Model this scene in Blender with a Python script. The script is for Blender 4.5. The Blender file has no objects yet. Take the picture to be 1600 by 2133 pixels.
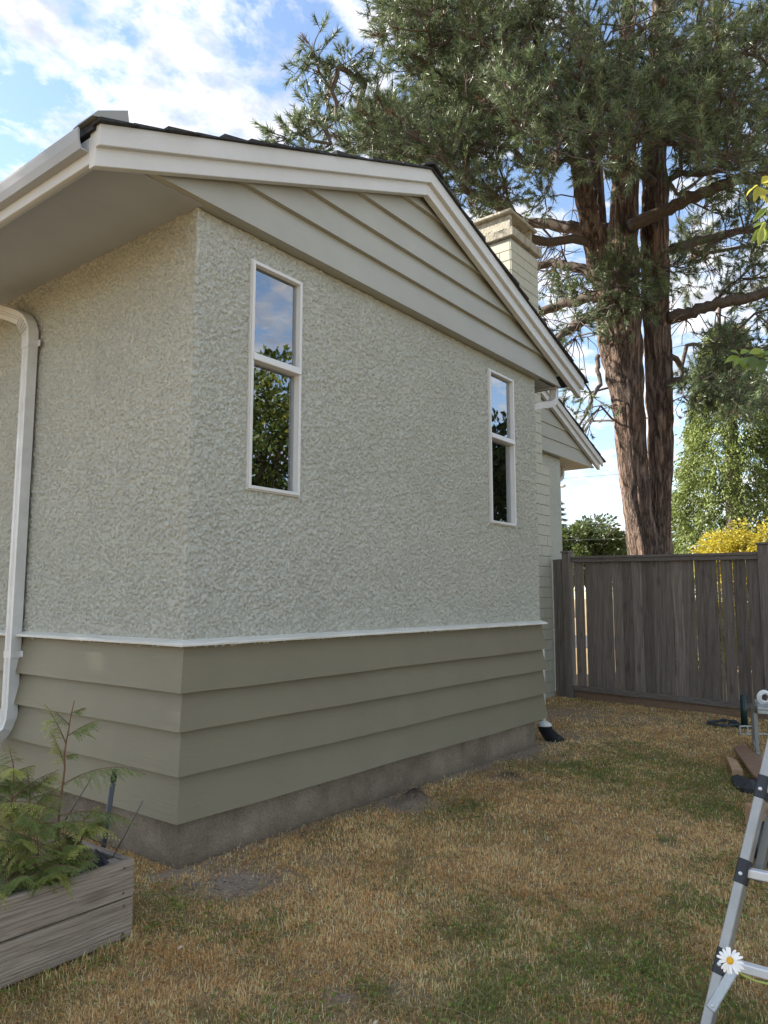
import bpy, math, random
import numpy as np
from mathutils import Vector, Matrix

# ------------------------------------------------------------------ camera, sky, sun, exposure
SC = bpy.context.scene
COL = SC.collection
RNG = np.random.default_rng(7)
random.seed(7)
F_PX, CX, CY = 1545.0, 800.0, 1066.5           # measured on the 1600 x 2133 photograph
PITCH = math.atan((1246 - CY) / F_PX)
YAW = math.radians(37.7)                       # house axes: X along the gable wall, Y along the side wall
CAM = np.array([-2.72, -3.552, 1.5])
FWD = np.array([math.cos(YAW), math.sin(YAW), 0.0])
RGT = np.array([math.sin(YAW), -math.cos(YAW), 0.0])
FW = FWD * math.cos(PITCH) + np.array([0, 0, math.sin(PITCH)])
UP = -FWD * math.sin(PITCH) + np.array([0, 0, math.cos(PITCH)])

def ray(x, y): return FW + RGT * (x - CX) / F_PX - UP * (y - CY) / F_PX
def at(x, y, d): return CAM + ray(x, y) * d                    # a point d metres away along the view axis
def gp(x, y, z=0.0):
    r = ray(x, y); return CAM + r * ((z - CAM[2]) / r[2])      # a point on level ground

cd = bpy.data.cameras.new('camera'); cam = bpy.data.objects.new('camera', cd); COL.objects.link(cam)
cd.sensor_fit = 'VERTICAL'; cd.sensor_height = 24.0; cd.lens = F_PX / 2133 * 24.0
cd.clip_start = 0.05; cd.clip_end = 3000
cam.location = CAM.tolist()
cam.rotation_euler = (math.pi / 2 + PITCH, 0, YAW - math.pi / 2)
SC.camera = cam

SUN_AZ, SUN_EL = math.radians(114), math.radians(31)          # direction towards the sun, from +X counter-clockwise
SUN_STRENGTH, SKY_STRENGTH, EXPOSURE = 5.0, 0.118, 1.42
world = bpy.data.worlds.new('World'); SC.world = world; world.use_nodes = True
wt = world.node_tree; wt.nodes.clear()
def wn(t, **k):
    n = wt.nodes.new(t)
    for a, v in k.items(): setattr(n, a, v)
    return n
sky = wn('ShaderNodeTexSky'); sky.sky_type = 'NISHITA'; sky.sun_disc = False
sky.sun_elevation = SUN_EL; sky.sun_rotation = math.pi / 2 - SUN_AZ
sky.air_density = 1.0; sky.dust_density = 0.3; sky.ozone_density = 1.5; sky.altitude = 50
tc = wn('ShaderNodeTexCoord'); sx = wn('ShaderNodeSeparateXYZ'); wt.links.new(tc.outputs['Generated'], sx.inputs[0])
def wmath(op, a, b=None, clamp=False):
    n = wn('ShaderNodeMath', operation=op); n.use_clamp = clamp
    for i, v in enumerate((a, b)):
        if v is None: continue
        if isinstance(v, (int, float)): n.inputs[i].default_value = v
        else: wt.links.new(v, n.inputs[i])
    return n.outputs[0]
zc = wmath('ADD', wmath('MAXIMUM', sx.outputs[2], 0.0), 0.16)
cv = wn('ShaderNodeCombineXYZ')
wt.links.new(wmath('DIVIDE', sx.outputs[0], zc), cv.inputs[0]); wt.links.new(wmath('DIVIDE', sx.outputs[1], zc), cv.inputs[1])
cv.inputs[2].default_value = 3.7
mp = wn('ShaderNodeMapping'); wt.links.new(cv.outputs[0], mp.inputs[0])
mp.inputs['Location'].default_value = (-6, -4.4, 0); mp.inputs['Rotation'].default_value = (0, 0, 0.5); mp.inputs['Scale'].default_value = (1.0, 1.15, 1)
n1 = wn('ShaderNodeTexNoise'); n1.inputs['Scale'].default_value = 0.9; n1.inputs['Detail'].default_value = 3; n1.inputs['Roughness'].default_value = 0.5
n2 = wn('ShaderNodeTexNoise'); n2.inputs['Scale'].default_value = 8.5; n2.inputs['Detail'].default_value = 12; n2.inputs['Roughness'].default_value = 0.62; n2.inputs['Distortion'].default_value = 0.15
wt.links.new(mp.outputs[0], n1.inputs['Vector']); wt.links.new(mp.outputs[0], n2.inputs['Vector'])
mixn = wmath('ADD', wmath('MULTIPLY', n1.outputs['Fac'], 0.36), wmath('MULTIPLY', n2.outputs['Fac'], 0.64))
cr = wn('ShaderNodeValToRGB'); wt.links.new(mixn, cr.inputs[0])
cr.color_ramp.elements[0].position = 0.445; cr.color_ramp.elements[0].color = (0, 0, 0, 1)
cr.color_ramp.elements[1].position = 0.585; cr.color_ramp.elements[1].color = (1, 1, 1, 1)
e = cr.color_ramp.elements.new(0.50); e.color = (0.45, 0.45, 0.45, 1)
n3 = wn('ShaderNodeTexNoise'); n3.inputs['Scale'].default_value = 8.0; n3.inputs['Detail'].default_value = 8; n3.inputs['Roughness'].default_value = 0.6; wt.links.new(mp.outputs[0], n3.inputs['Vector'])
cc_r = wn('ShaderNodeValToRGB'); wt.links.new(n3.outputs['Fac'], cc_r.inputs[0])
cc_r.color_ramp.elements[0].position = 0.34; cc_r.color_ramp.elements[0].color = (2.7, 2.75, 2.95, 1)
cc_r.color_ramp.elements[1].position = 0.62; cc_r.color_ramp.elements[1].color = (5.2, 5.05, 4.85, 1)
hs = wn('ShaderNodeHueSaturation'); hs.inputs['Saturation'].default_value = 0.95; hs.inputs['Value'].default_value = 1.0; wt.links.new(sky.outputs[0], hs.inputs['Color'])
mx = wn('ShaderNodeMix', data_type='RGBA'); wt.links.new(wmath('MULTIPLY', cr.outputs[0], 0.95), mx.inputs['Factor'])
wt.links.new(hs.outputs[0], mx.inputs['A']); wt.links.new(cc_r.outputs[0], mx.inputs['B'])
bg = wn('ShaderNodeBackground'); bg.inputs['Strength'].default_value = SKY_STRENGTH
wt.links.new(mx.outputs['Result'], bg.inputs['Color'])
wo = wn('ShaderNodeOutputWorld'); wt.links.new(bg.outputs[0], wo.inputs[0])

sd = bpy.data.lights.new('sun', 'SUN'); sd.energy = SUN_STRENGTH; sd.angle = math.radians(0.6); sd.color = (1.0, 0.93, 0.82)
sun = bpy.data.objects.new('sun', sd); COL.objects.link(sun)
SDIR = Vector((math.cos(SUN_EL) * math.cos(SUN_AZ), math.cos(SUN_EL) * math.sin(SUN_AZ), math.sin(SUN_EL)))
sun.rotation_euler = SDIR.to_track_quat('Z', 'Y').to_euler(); sun.location = (0, 0, 30)

vs = SC.view_settings
vs.view_transform = 'Standard'; vs.look = 'None'; vs.gamma = 1.0; vs.exposure = EXPOSURE; vs.use_curve_mapping = False
SC.render.engine = 'CYCLES'; SC.cycles.max_bounces = 8; SC.cycles.transparent_max_bounces = 16

# ------------------------------------------------------------------ helpers: materials
def new_mat(name):
    m = bpy.data.materials.new(name); m.use_nodes = True
    return m, m.node_tree, m.node_tree.nodes['Principled BSDF']
class NT:
    def __init__(s, t): s.t = t
    def n(s, ty, **k):
        o = s.t.nodes.new(ty)
        for a, v in k.items():
            if isinstance(v, dict):
                for kk, vv in v.items(): o.inputs[kk].default_value = vv
            else: setattr(o, a, v)
        return o
    def l(s, a, b): s.t.links.new(a, b)
    def coord(s, scale=(1, 1, 1), kind='Object'):
        c = s.n('ShaderNodeTexCoord'); m = s.n('ShaderNodeMapping'); m.inputs['Scale'].default_value = scale
        s.l(c.outputs[kind], m.inputs[0]); return m.outputs[0]
    def noise(s, vec, scale, detail=4, rough=0.55, dist=0.0):
        o = s.n('ShaderNodeTexNoise'); o.inputs['Scale'].default_value = scale; o.inputs['Detail'].default_value = detail
        o.inputs['Roughness'].default_value = rough; o.inputs['Distortion'].default_value = dist
        s.l(vec, o.inputs['Vector']); return o.outputs['Fac']
    def ramp(s, fac, stops):
        o = s.n('ShaderNodeValToRGB'); s.l(fac, o.inputs[0]); els = o.color_ramp.elements
        while len(els) < len(stops): els.new(0.5)
        for e_, (p, c) in zip(els, stops):
            e_.position = p; e_.color = (c if isinstance(c, tuple) else (c, c, c)) + (1,)
        return o.outputs[0]
    def mix(s, f, a, b, mode='MIX'):
        o = s.n('ShaderNodeMix', data_type='RGBA', blend_type=mode)
        for i, v in (('Factor', f), ('A', a), ('B', b)):
            sock = o.inputs[i]
            if isinstance(v, (int, float)): sock.default_value = v if i == 'Factor' else (v, v, v, 1)
            elif isinstance(v, tuple): sock.default_value = v + (1,)
            else: s.l(v, sock)
        return o.outputs['Result']
    def math(s, op, a, b=None):
        o = s.n('ShaderNodeMath', operation=op)
        for i, v in enumerate((a, b)):
            if v is None: continue
            if isinstance(v, (int, float)): o.inputs[i].default_value = v
            else: s.l(v, o.inputs[i])
        return o.outputs[0]
    def bump(s, h, dist, strength=1.0, normal=None):
        o = s.n('ShaderNodeBump'); o.inputs['Distance'].default_value = dist; o.inputs['Strength'].default_value = strength
        s.l(h, o.inputs['Height'])
        if normal is not None: s.l(normal, o.inputs['Normal'])
        return o.outputs[0]
MATS = {}
def simple(name, col, rough=0.6, var=0.08, scale=6.0, metal=0.0, bump=0.0, bscale=60, spec=0.5):
    m, t, p = new_mat(name); T = NT(t); v = T.coord()
    f = T.noise(v, scale, 5, 0.6)
    d = tuple(c * (1 - var) for c in col); b = tuple(min(1, c * (1 + var)) for c in col)
    T.l(T.ramp(f, [(0.3, d), (0.7, b)]), p.inputs['Base Color'])
    p.inputs['Roughness'].default_value = rough; p.inputs['Metallic'].default_value = metal
    p.inputs['Specular IOR Level'].default_value = spec
    if bump: T.l(T.bump(T.noise(v, bscale, 5, 0.6), bump), p.inputs['Normal'])
    MATS[name] = m; return m

def stucco_mat(name, col):
    m, t, p = new_mat(name); T = NT(t); v = T.coord()
    fine = T.noise(v, 120, 4, 0.65); mid = T.noise(v, 38, 3, 0.6)
    big2 = T.noise(v, 1.3, 5, 0.6); run = T.noise(T.coord((5, 5, 0.5)), 1.5, 4, 0.6)
    c1 = T.ramp(big2, [(0.3, tuple(x * 0.95 for x in col)), (0.7, tuple(x * 1.04 for x in col))])
    c1 = T.mix(T.math('MULTIPLY', T.ramp(run, [(0.5, 0.0), (0.75, 1.0)]), 0.12), c1, tuple(x * 0.72 for x in col))
    T.l(c1, p.inputs['Base Color']); p.inputs['Roughness'].default_value = 0.85; p.inputs['Specular IOR Level'].default_value = 0.15
    T.l(T.bump(T.math('ADD', T.math('MULTIPLY', fine, 0.7), T.ramp(T.noise(v, 62, 3, 0.6), [(0.44, 0.0), (0.5, 1.0)])), 0.0048, 1.0), p.inputs['Normal']); MATS[name] = m

def paint_wood(name, col, axis, rough=0.5, wear=0.0):
    m, t, p = new_mat(name); T = NT(t)
    sc = [14, 14, 14]; sc[axis] = 0.8
    v = T.coord(tuple(sc)); v0 = T.coord()
    g = T.noise(v, 6, 5, 0.65, 0.6); b = T.noise(v0, 1.7, 4, 0.6)
    c = T.ramp(b, [(0.3, tuple(x * 0.93 for x in col)), (0.72, tuple(x * 1.05 for x in col))])
    knots = T.n('ShaderNodeTexVoronoi'); knots.inputs['Scale'].default_value = 3.2; T.l(v0, knots.inputs['Vector'])
    kn = T.ramp(knots.outputs['Distance'], [(0.0, 1.0), (0.05, 0.6), (0.075, 0.0)])
    c = T.mix(T.math('MULTIPLY', kn, 0.16), c, tuple(x * 0.7 for x in col))
    chip = T.ramp(T.noise(v, 9, 6, 0.7, 1.0), [(0.70, 0.0), (0.735, 1.0)])
    c = T.mix(T.math('MULTIPLY', chip, wear), c, (0.30, 0.27, 0.23))
    T.l(c, p.inputs['Base Color']); p.inputs['Roughness'].default_value = rough; p.inputs['Specular IOR Level'].default_value = 0.4
    h = T.math('ADD', g, T.math('MULTIPLY', kn, 0.6))
    T.l(T.bump(h, 0.0022, 0.7), p.inputs['Normal']); MATS[name] = m

def weathered(name, axis, dark, light, warm, per_obj=0.35, gscale=1.0, ring=14.0, ringk=0.35):
    m, t, p = new_mat(name); T = NT(t)
    sc = [30, 30, 30]; sc[axis] = 1.1
    oi = T.n('ShaderNodeObjectInfo')
    tcn = T.n('ShaderNodeTexCoord'); ad = T.n('ShaderNodeVectorMath', operation='ADD'); T.l(tcn.outputs['Object'], ad.inputs[0])
    mu = T.n('ShaderNodeVectorMath', operation='SCALE'); mu.inputs[0].default_value = (7, 11, 5); T.l(oi.outputs['Random'], mu.inputs['Scale']); T.l(mu.outputs[0], ad.inputs[1])
    mpn = T.n('ShaderNodeMapping'); mpn.inputs['Scale'].default_value = tuple(sc); T.l(ad.outputs[0], mpn.inputs[0])
    kv = T.n('ShaderNodeTexVoronoi'); s2 = [5.5, 5.5, 5.5]; s2[axis] = 2.2
    mk = T.n('ShaderNodeMapping'); mk.inputs['Scale'].default_value = tuple(s2); T.l(ad.outputs[0], mk.inputs[0]); T.l(mk.outputs[0], kv.inputs['Vector']); kv.inputs['Scale'].default_value = 1.0
    knot = T.ramp(kv.outputs['Distance'], [(0.0, 1.0), (0.10, 0.75), (0.2, 0.0)])
    g = T.noise(mpn.outputs[0], 1.6 * gscale, 6, 0.68, 0.9); g2 = T.noise(mpn.outputs[0], 5.5 * gscale, 4, 0.6, 0.4)
    blot = T.noise(ad.outputs[0], 2.4, 4, 0.6)
    wv = T.n('ShaderNodeTexWave', wave_type='BANDS', bands_direction=('Z' if axis != 2 else 'DIAGONAL'), wave_profile='SAW'); s3 = [1.0, 1.0, 1.0]; s3[axis] = 0.10
    mw = T.n('ShaderNodeMapping'); mw.inputs['Scale'].default_value = tuple(s3); T.l(ad.outputs[0], mw.inputs[0]); T.l(mw.outputs[0], wv.inputs['Vector'])
    wv.inputs['Scale'].default_value = ring; wv.inputs['Distortion'].default_value = 11.0; wv.inputs['Detail'].default_value = 4.0; wv.inputs['Detail Scale'].default_value = 0.8; wv.inputs['Detail Roughness'].default_value = 0.6
    c = T.ramp(g, [(0.3, dark), (0.52, tuple((a + b) / 2 for a, b in zip(dark, light))), (0.74, light)])
    c = T.mix(T.math('MULTIPLY', T.ramp(blot, [(0.4, 0.0), (0.7, 1.0)]), 0.5), c, warm)
    c = T.mix(T.math('MULTIPLY', T.ramp(wv.outputs['Fac'], [(0.0, 1.0), (0.35, 0.25), (0.8, 0.0)]), ringk), c, tuple(x * 0.55 for x in dark))
    c = T.mix(T.math('MULTIPLY', knot, 0.55), c, tuple(x * 0.55 for x in dark))
    c = T.mix(T.math('MULTIPLY', T.ramp(g2, [(0.30, 1.0), (0.42, 0.0)]), 0.6), c, tuple(x * 0.4 for x in dark))
    br = T.math('ADD', 1 - per_obj / 2, T.math('MULTIPLY', oi.outputs['Random'], per_obj))
    sc_ = T.n('ShaderNodeVectorMath', operation='SCALE'); T.l(c, sc_.inputs[0]); T.l(br, sc_.inputs['Scale'])
    T.l(sc_.outputs[0], p.inputs['Base Color']); p.inputs['Roughness'].default_value = 0.85; p.inputs['Specular IOR Level'].default_value = 0.2
    T.l(T.bump(T.math('ADD', T.math('ADD', g, T.math('MULTIPLY', g2, 0.6)), T.math('MULTIPLY', wv.outputs['Fac'], 0.15)), 0.006, 1.0), p.inputs['Normal']); MATS[name] = m

def leaf_mat(name, rough=0.55, trans=0.3, spec=0.4, tint=(1, 1, 1)):
    m, t, p = new_mat(name); T = NT(t)
    a = T.n('ShaderNodeAttribute', attribute_name='Col')
    c = T.mix(1.0, a.outputs['Color'], tint, 'MULTIPLY')
    T.l(c, p.inputs['Base Color']); p.inputs['Roughness'].default_value = rough; p.inputs['Specular IOR Level'].default_value = spec
    if trans > 0:
        tr = T.n('ShaderNodeBsdfTranslucent'); T.l(c, tr.inputs['Color'])
        mxs = T.n('ShaderNodeMixShader'); mxs.inputs[0].default_value = trans
        T.l(p.outputs[0], mxs.inputs[1]); T.l(tr.outputs[0], mxs.inputs[2])
        T.l(mxs.outputs[0], t.nodes['Material Output'].inputs['Surface'])
    MATS[name] = m

SAGE = (0.508, 0.516, 0.448)
SAGE_D = (0.188, 0.165, 0.106)
SAGE_G = (0.375, 0.368, 0.312)
stucco_mat('stucco', SAGE)
paint_wood('siding_x', SAGE_D, 0, wear=0.0); paint_wood('siding_y', SAGE_D, 1, wear=0.05)
paint_wood('gable_paint', SAGE_G, 0, wear=0.10)
paint_wood('white_x', (0.60, 0.60, 0.575), 0, 0.5, 0.08); paint_wood('white_y', (0.58, 0.59, 0.58), 1, 0.5)
simple('ledge_paint', (0.66, 0.645, 0.58), 0.5, 0.08, 4, bump=0.004, bscale=30)
simple('soffit_haze', (0.36, 0.385, 0.42), 0.6, 0.05, 3)  # cool blue-grey stands in for flare haze over the left eave
simple('gutter_grey', (0.36, 0.38, 0.40), 0.5, 0.05, 3)
simple('soffit_dark', (0.30, 0.31, 0.29), 0.6, 0.05, 3)
simple('vinyl', (0.66, 0.66, 0.64), 0.35, 0.03, 5)
simple('spout_white', (0.62, 0.63, 0.62), 0.42, 0.10, 7, bump=0.002, bscale=25)
simple('shingle', (0.035, 0.037, 0.04), 0.9, 0.5, 30, bump=0.006, bscale=120)
simple('block_paint', (0.46, 0.45, 0.36), 0.65, 0.06, 9, bump=0.006, bscale=90)
simple('mortar', (0.30, 0.30, 0.26), 0.8, 0.1, 20)
simple('curtain', (0.74, 0.70, 0.56), 0.8, 0.05, 4)
simple('interior', (0.14, 0.14, 0.14), 0.9, 0.05, 4)
simple('interior_floor', (0.16, 0.12, 0.08), 0.6, 0.1, 4)
simple('black_plastic', (0.016, 0.017, 0.020), 0.45, 0.2, 12)
simple('rubber_black', (0.028, 0.030, 0.036), 0.6, 0.25, 9, bump=0.004, bscale=40)
simple('grey_pipe', (0.045, 0.05, 0.058), 0.45, 0.15, 8)
simple('green_pipe', (0.012, 0.04, 0.034), 0.4, 0.15, 8)
simple('wire_metal', (0.09, 0.08, 0.075), 0.5, 0.3, 20)
simple('aluminium', (0.37, 0.365, 0.345), 0.45, 0.10, 12, metal=0.5, bump=0.0008, bscale=200)
simple('aluminium_bright', (0.80, 0.80, 0.79), 0.4, 0.05, 12, metal=0.35)
simple('steel_grey', (0.22, 0.22, 0.205), 0.45, 0.1, 12, metal=0.4)
simple('galvanised', (0.46, 0.48, 0.47), 0.45, 0.12, 20, metal=0.5)
simple('plank_brown', (0.25, 0.145, 0.085), 0.7, 0.25, 14, bump=0.003)
simple('plank_tan', (0.46, 0.285, 0.165), 0.7, 0.2, 14, bump=0.003)
simple('soil', (0.05, 0.036, 0.025), 0.95, 0.4, 14, bump=0.02, bscale=40)
simple('white_plastic', (0.8, 0.8, 0.78), 0.4, 0.03, 6)
simple('cable_rubber', (0.035, 0.055, 0.06), 0.5, 0.2, 10)
simple('asphalt', (0.06, 0.06, 0.06), 0.85, 0.2, 8, bump=0.01, bscale=90)
simple('wire_cable', (0.20, 0.20, 0.20), 0.6, 0.1, 2)
simple('lamp_grey', (0.45, 0.46, 0.46), 0.5, 0.05, 2)
simple('stem_red', (0.16, 0.085, 0.045), 0.7, 0.25, 30)
simple('stem_green', (0.36, 0.42, 0.10), 0.6, 0.2, 20)
simple('petal', (0.86, 0.86, 0.83), 0.6, 0.03, 20)
simple('disc_yellow', (0.80, 0.42, 0.02), 0.7, 0.2, 200, bump=0.002, bscale=400)
simple('bag_black', (0.012, 0.012, 0.016), 0.35, 0.2, 12)
weathered('fence_wood', 2, (0.135, 0.112, 0.095), (0.33, 0.29, 0.255), (0.22, 0.172, 0.138), 0.6, 1.0, 6.0, 0.3)
weathered('post_wood', 2, (0.15, 0.13, 0.112), (0.30, 0.27, 0.235), (0.22, 0.18, 0.145), 0.3, 1.0, 6.0, 0.3)
weathered('rail_wood', 1, (0.15, 0.13, 0.115), (0.30, 0.27, 0.245), (0.21, 0.17, 0.14), 0.2)
weathered('kick_wood', 1, (0.22, 0.15, 0.10), (0.33, 0.235, 0.165), (0.29, 0.20, 0.135), 0.2)
weathered('planter_wood', 0, (0.19, 0.15, 0.115), (0.50, 0.425, 0.345), (0.36, 0.27, 0.19), 0.2, 0.9, 19.0, 0.45)
weathered('planter_end', 1, (0.20, 0.165, 0.135), (0.50, 0.44, 0.38), (0.34, 0.27, 0.205), 0.2, 0.9, 19.0, 0.4)
leaf_mat('needles', 0.42, 0.22, 0.7); leaf_mat('leaves', 0.45, 0.35, 0.5); leaf_mat('grass_blades', 0.6, 0.25, 0.3); leaf_mat('cedar_leaf', 0.5, 0.3, 0.4)

def concrete_mat():
    m, t, p = new_mat('concrete'); T = NT(t); v = T.coord()
    a = T.noise(v, 3.2, 8, 0.72); b = T.noise(v, 40, 6, 0.7)
    c = T.ramp(a, [(0.3, (0.12, 0.094, 0.066)), (0.5, (0.215, 0.175, 0.125)), (0.7, (0.30, 0.25, 0.185))])
    vo = T.n('ShaderNodeTexVoronoi'); vo.inputs['Scale'].default_value = 26; T.l(v, vo.inputs['Vector'])
    pit = T.ramp(vo.outputs['Distance'], [(0.0, 1.0), (0.07, 1.0), (0.12, 0.0)])
    gate = T.ramp(T.noise(v, 7, 3, 0.5), [(0.5, 0.0), (0.6, 1.0)])
    pg = T.math('MULTIPLY', pit, gate)
    c = T.mix(T.math('MULTIPLY', pg, 0.75), c, (0.06, 0.05, 0.04))
    sp = T.n('ShaderNodeSeparateXYZ'); T.l(v, sp.inputs[0])
    dirt = T.math('MULTIPLY', T.ramp(T.math('ADD', sp.outputs[2], T.math('MULTIPLY', T.noise(v, 5, 4, 0.6), 0.12)), [(0.06, 1.0), (0.16, 0.0)]), 0.6)
    c = T.mix(dirt, c, (0.13, 0.095, 0.065))
    c = T.mix(1.0, c, T.ramp(T.noise(v, 75, 6, 0.75), [(0.3, 0.62), (0.5, 1.0), (0.7, 1.35)]), 'MULTIPLY')
    T.l(c, p.inputs['Base Color']); p.inputs['Roughness'].default_value = 0.9
    h = T.math('SUBTRACT', T.math('ADD', T.math('MULTIPLY', b, 0.4), a), T.math('MULTIPLY', pg, 0.8))
    T.l(T.bump(h, 0.028, 1.0), p.inputs['Normal']); MATS['concrete'] = m
concrete_mat()

def chimney_cap_mat():
    m, t, p = new_mat('cap_stone'); T = NT(t); v = T.coord()
    a = T.noise(v, 7, 6, 0.7); c = T.ramp(a, [(0.30, (0.12, 0.11, 0.08)), (0.46, (0.36, 0.33, 0.26)), (0.7, (0.46, 0.43, 0.35))])
    T.l(c, p.inputs['Base Color']); p.inputs['Roughness'].default_value = 0.9
    T.l(T.bump(T.noise(v, 30, 5, 0.6), 0.02), p.inputs['Normal']); MATS['cap_stone'] = m
chimney_cap_mat()

def bark_mat():
    m, t, p = new_mat('bark'); T = NT(t)
    v = T.coord((1, 1, 0.09)); v0 = T.coord()
    w = T.n('ShaderNodeTexNoise'); w.inputs['Scale'].default_value = 2.5; w.inputs['Detail'].default_value = 4; T.l(v0, w.inputs['Vector'])
    ad = T.n('ShaderNodeVectorMath', operation='MULTIPLY_ADD'); T.l(w.outputs['Color'], ad.inputs[0]); ad.inputs[1].default_value = (0.09, 0.09, 0.10); T.l(v, ad.inputs[2])
    a = T.noise(ad.outputs[0], 9.0, 5, 0.6)
    rid = T.math('ABSOLUTE', T.math('SUBTRACT', a, 0.5)); cr_ = T.ramp(rid, [(0.0, 0.0), (0.035, 0.55), (0.11, 1.0)])
    cross = T.ramp(T.noise(T.coord((1, 1, 0.55)), 13, 4, 0.6), [(0.36, 0.0), (0.44, 1.0)])
    n = T.noise(ad.outputs[0], 26, 6, 0.65); col = T.ramp(n, [(0.3, (0.14, 0.104, 0.084)), (0.5, (0.25, 0.184, 0.148)), (0.72, (0.39, 0.292, 0.238))])
    blot = T.noise(v0, 1.6, 3, 0.6); col = T.mix(T.math('MULTIPLY', T.ramp(blot, [(0.4, 0.0), (0.65, 1.0)]), 0.45), col, (0.285, 0.17, 0.12))
    col = T.mix(T.math('MULTIPLY', T.math('SUBTRACT', 1.0, cr_), 0.75), col, (0.045, 0.034, 0.028))
    col = T.mix(T.math('MULTIPLY', T.math('SUBTRACT', 1.0, cross), 0.4), col, (0.05, 0.038, 0.03))
    T.l(col, p.inputs['Base Color']); p.inputs['Roughness'].default_value = 0.9; p.inputs['Specular IOR Level'].default_value = 0.2
    T.l(T.bump(T.math('ADD', cr_, T.math('MULTIPLY', n, 0.5)), 0.06, 1.0), p.inputs['Normal']); MATS['bark'] = m
    simple('twig_bark', (0.11, 0.085, 0.07), 0.9, 0.35, 20)
bark_mat()

def glass_mat():
    m, t, p = new_mat('window_glass'); T = NT(t); t.nodes.remove(p)
    tr = T.n('ShaderNodeBsdfTransparent'); tr.inputs['Color'].default_value = (0.85, 0.88, 0.87, 1)
    gl = T.n('ShaderNodeBsdfGlossy'); gl.inputs['Roughness'].default_value = 0.012; gl.inputs['Color'].default_value = (0.95, 0.97, 1.0, 1)
    v = T.coord(); T.l(T.bump(T.noise(v, 2.0, 2, 0.5), 0.0012), gl.inputs['Normal'])
    fr = T.n('ShaderNodeFresnel'); fr.inputs['IOR'].default_value = 1.5
    fac = T.math('MINIMUM', T.math('ADD', T.math('MULTIPLY', fr.outputs[0], 1.8), 0.20), 1.0)
    ms = T.n('ShaderNodeMixShader'); T.l(fac, ms.inputs[0]); T.l(tr.outputs[0], ms.inputs[1]); T.l(gl.outputs[0], ms.inputs[2])
    T.l(ms.outputs[0], t.nodes['Material Output'].inputs['Surface']); MATS['window_glass'] = m
glass_mat()

# ------------------------------------------------------------------ helpers: geometry
class MB:
    def __init__(s): s.v = []; s.f = []
    def add(s, vs, fs):
        o = len(s.v); s.v += [tuple(map(float, p)) for p in vs]; s.f += [tuple(i + o for i in f) for f in fs]; return s
    def box(s, a, b):
        x0, y0, z0 = a; x1, y1, z1 = b
        return s.hexa([(x0, y0, z0), (x1, y0, z0), (x1, y1, z0), (x0, y1, z0), (x0, y0, z1), (x1, y0, z1), (x1, y1, z1), (x0, y1, z1)])
    def hexa(s, p):
        return s.add(p, [(3, 2, 1, 0), (4, 5, 6, 7), (0, 1, 5, 4), (1, 2, 6, 5), (2, 3, 7, 6), (3, 0, 4, 7)])
    def bar(s, p, q, w, d, up=(0, 0, 1)):
        p = np.array(p, float); q = np.array(q, float); t = q - p; t /= np.linalg.norm(t)
        u = np.cross(t, up); u /= np.linalg.norm(u); n = np.cross(u, t)
        P = []
        for e_ in (p, q):
            for a, b in ((-1, -1), (1, -1), (1, 1), (-1, 1)): P.append(e_ + u * a * w / 2 + n * b * d / 2)
        return s.add(P, [(0, 1, 2, 3), (7, 6, 5, 4), (0, 4, 5, 1), (1, 5, 6, 2), (2, 6, 7, 3), (3, 7, 4, 0)])
    def prism(s, poly, a, b):
        """poly: list of 3D points (planar); extruded by vector b-a"""
        n = len(poly); d = np.array(b, float) - np.array(a, float)
        P = [np.array(p, float) for p in poly] + [np.array(p, float) + d for p in poly]
        fs = [tuple(range(n - 1, -1, -1)), tuple(range(n, 2 * n))] + [(i, (i + 1) % n, n + (i + 1) % n, n + i) for i in range(n)]
        return s.add(P, fs)
    def tube(s, pts, rad, seg=8, cap=True, prof=None):
        pts = [np.array(p, float) for p in pts]; n = len(pts)
        if not hasattr(rad, '__len__'): rad = [rad] * n
        u = None; vs = []
        for i in range(n):
            t = pts[min(i + 1, n - 1)] - pts[max(i - 1, 0)]; t /= (np.linalg.norm(t) + 1e-12)
            if u is None:
                ref = np.array([0, 0, 1.0]) if abs(t[2]) < 0.9 else np.array([1.0, 0, 0])
                u = np.cross(t, ref)
            else: u = u - t * (u @ t)
            u /= np.linalg.norm(u); w = np.cross(t, u)
            if prof is None:
                for k in range(seg):
                    a = 2 * math.pi * k / seg; vs.append(pts[i] + (u * math.cos(a) + w * math.sin(a)) * rad[i])
            else:
                for (a, b) in prof: vs.append(pts[i] + u * a * rad[i] + w * b * rad[i])
        if prof is not None: seg = len(prof)
        fs = [(i * seg + k, i * seg + (k + 1) % seg, (i + 1) * seg + (k + 1) % seg, (i + 1) * seg + k) for i in range(n - 1) for k in range(seg)]
        if cap: fs += [tuple(range(seg - 1, -1, -1)), tuple(range((n - 1) * seg, n * seg))]
        return s.add(vs, fs)
    def build(s, name, mat, parent=None, bevel=0.0, smooth=False, origin=None):
        me = bpy.data.meshes.new(name)
        if origin is not None: s.v = [(x - origin[0], y - origin[1], z - origin[2]) for x, y, z in s.v]
        me.from_pydata(s.v, [], s.f); me.update()
        if smooth: me.polygons.foreach_set('use_smooth', [True] * len(me.polygons))
        o = bpy.data.objects.new(name, me); COL.objects.link(o)
        if origin is not None: o.location = tuple(map(float, origin))
        me.materials.append(MATS[mat])
        if parent is not None: o.parent = parent
        if bevel:
            bv = o.modifiers.new('edge', 'BEVEL'); bv.width = bevel; bv.segments = 1; bv.limit_method = 'ANGLE'; bv.angle_limit = 0.6
        return o
def tag(o, label=None, cat=None, group=None, kind=None):
    for k, v in (('label', label), ('category', cat), ('group', group), ('kind', kind)):
        if v: o[k] = v
    return o
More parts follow.
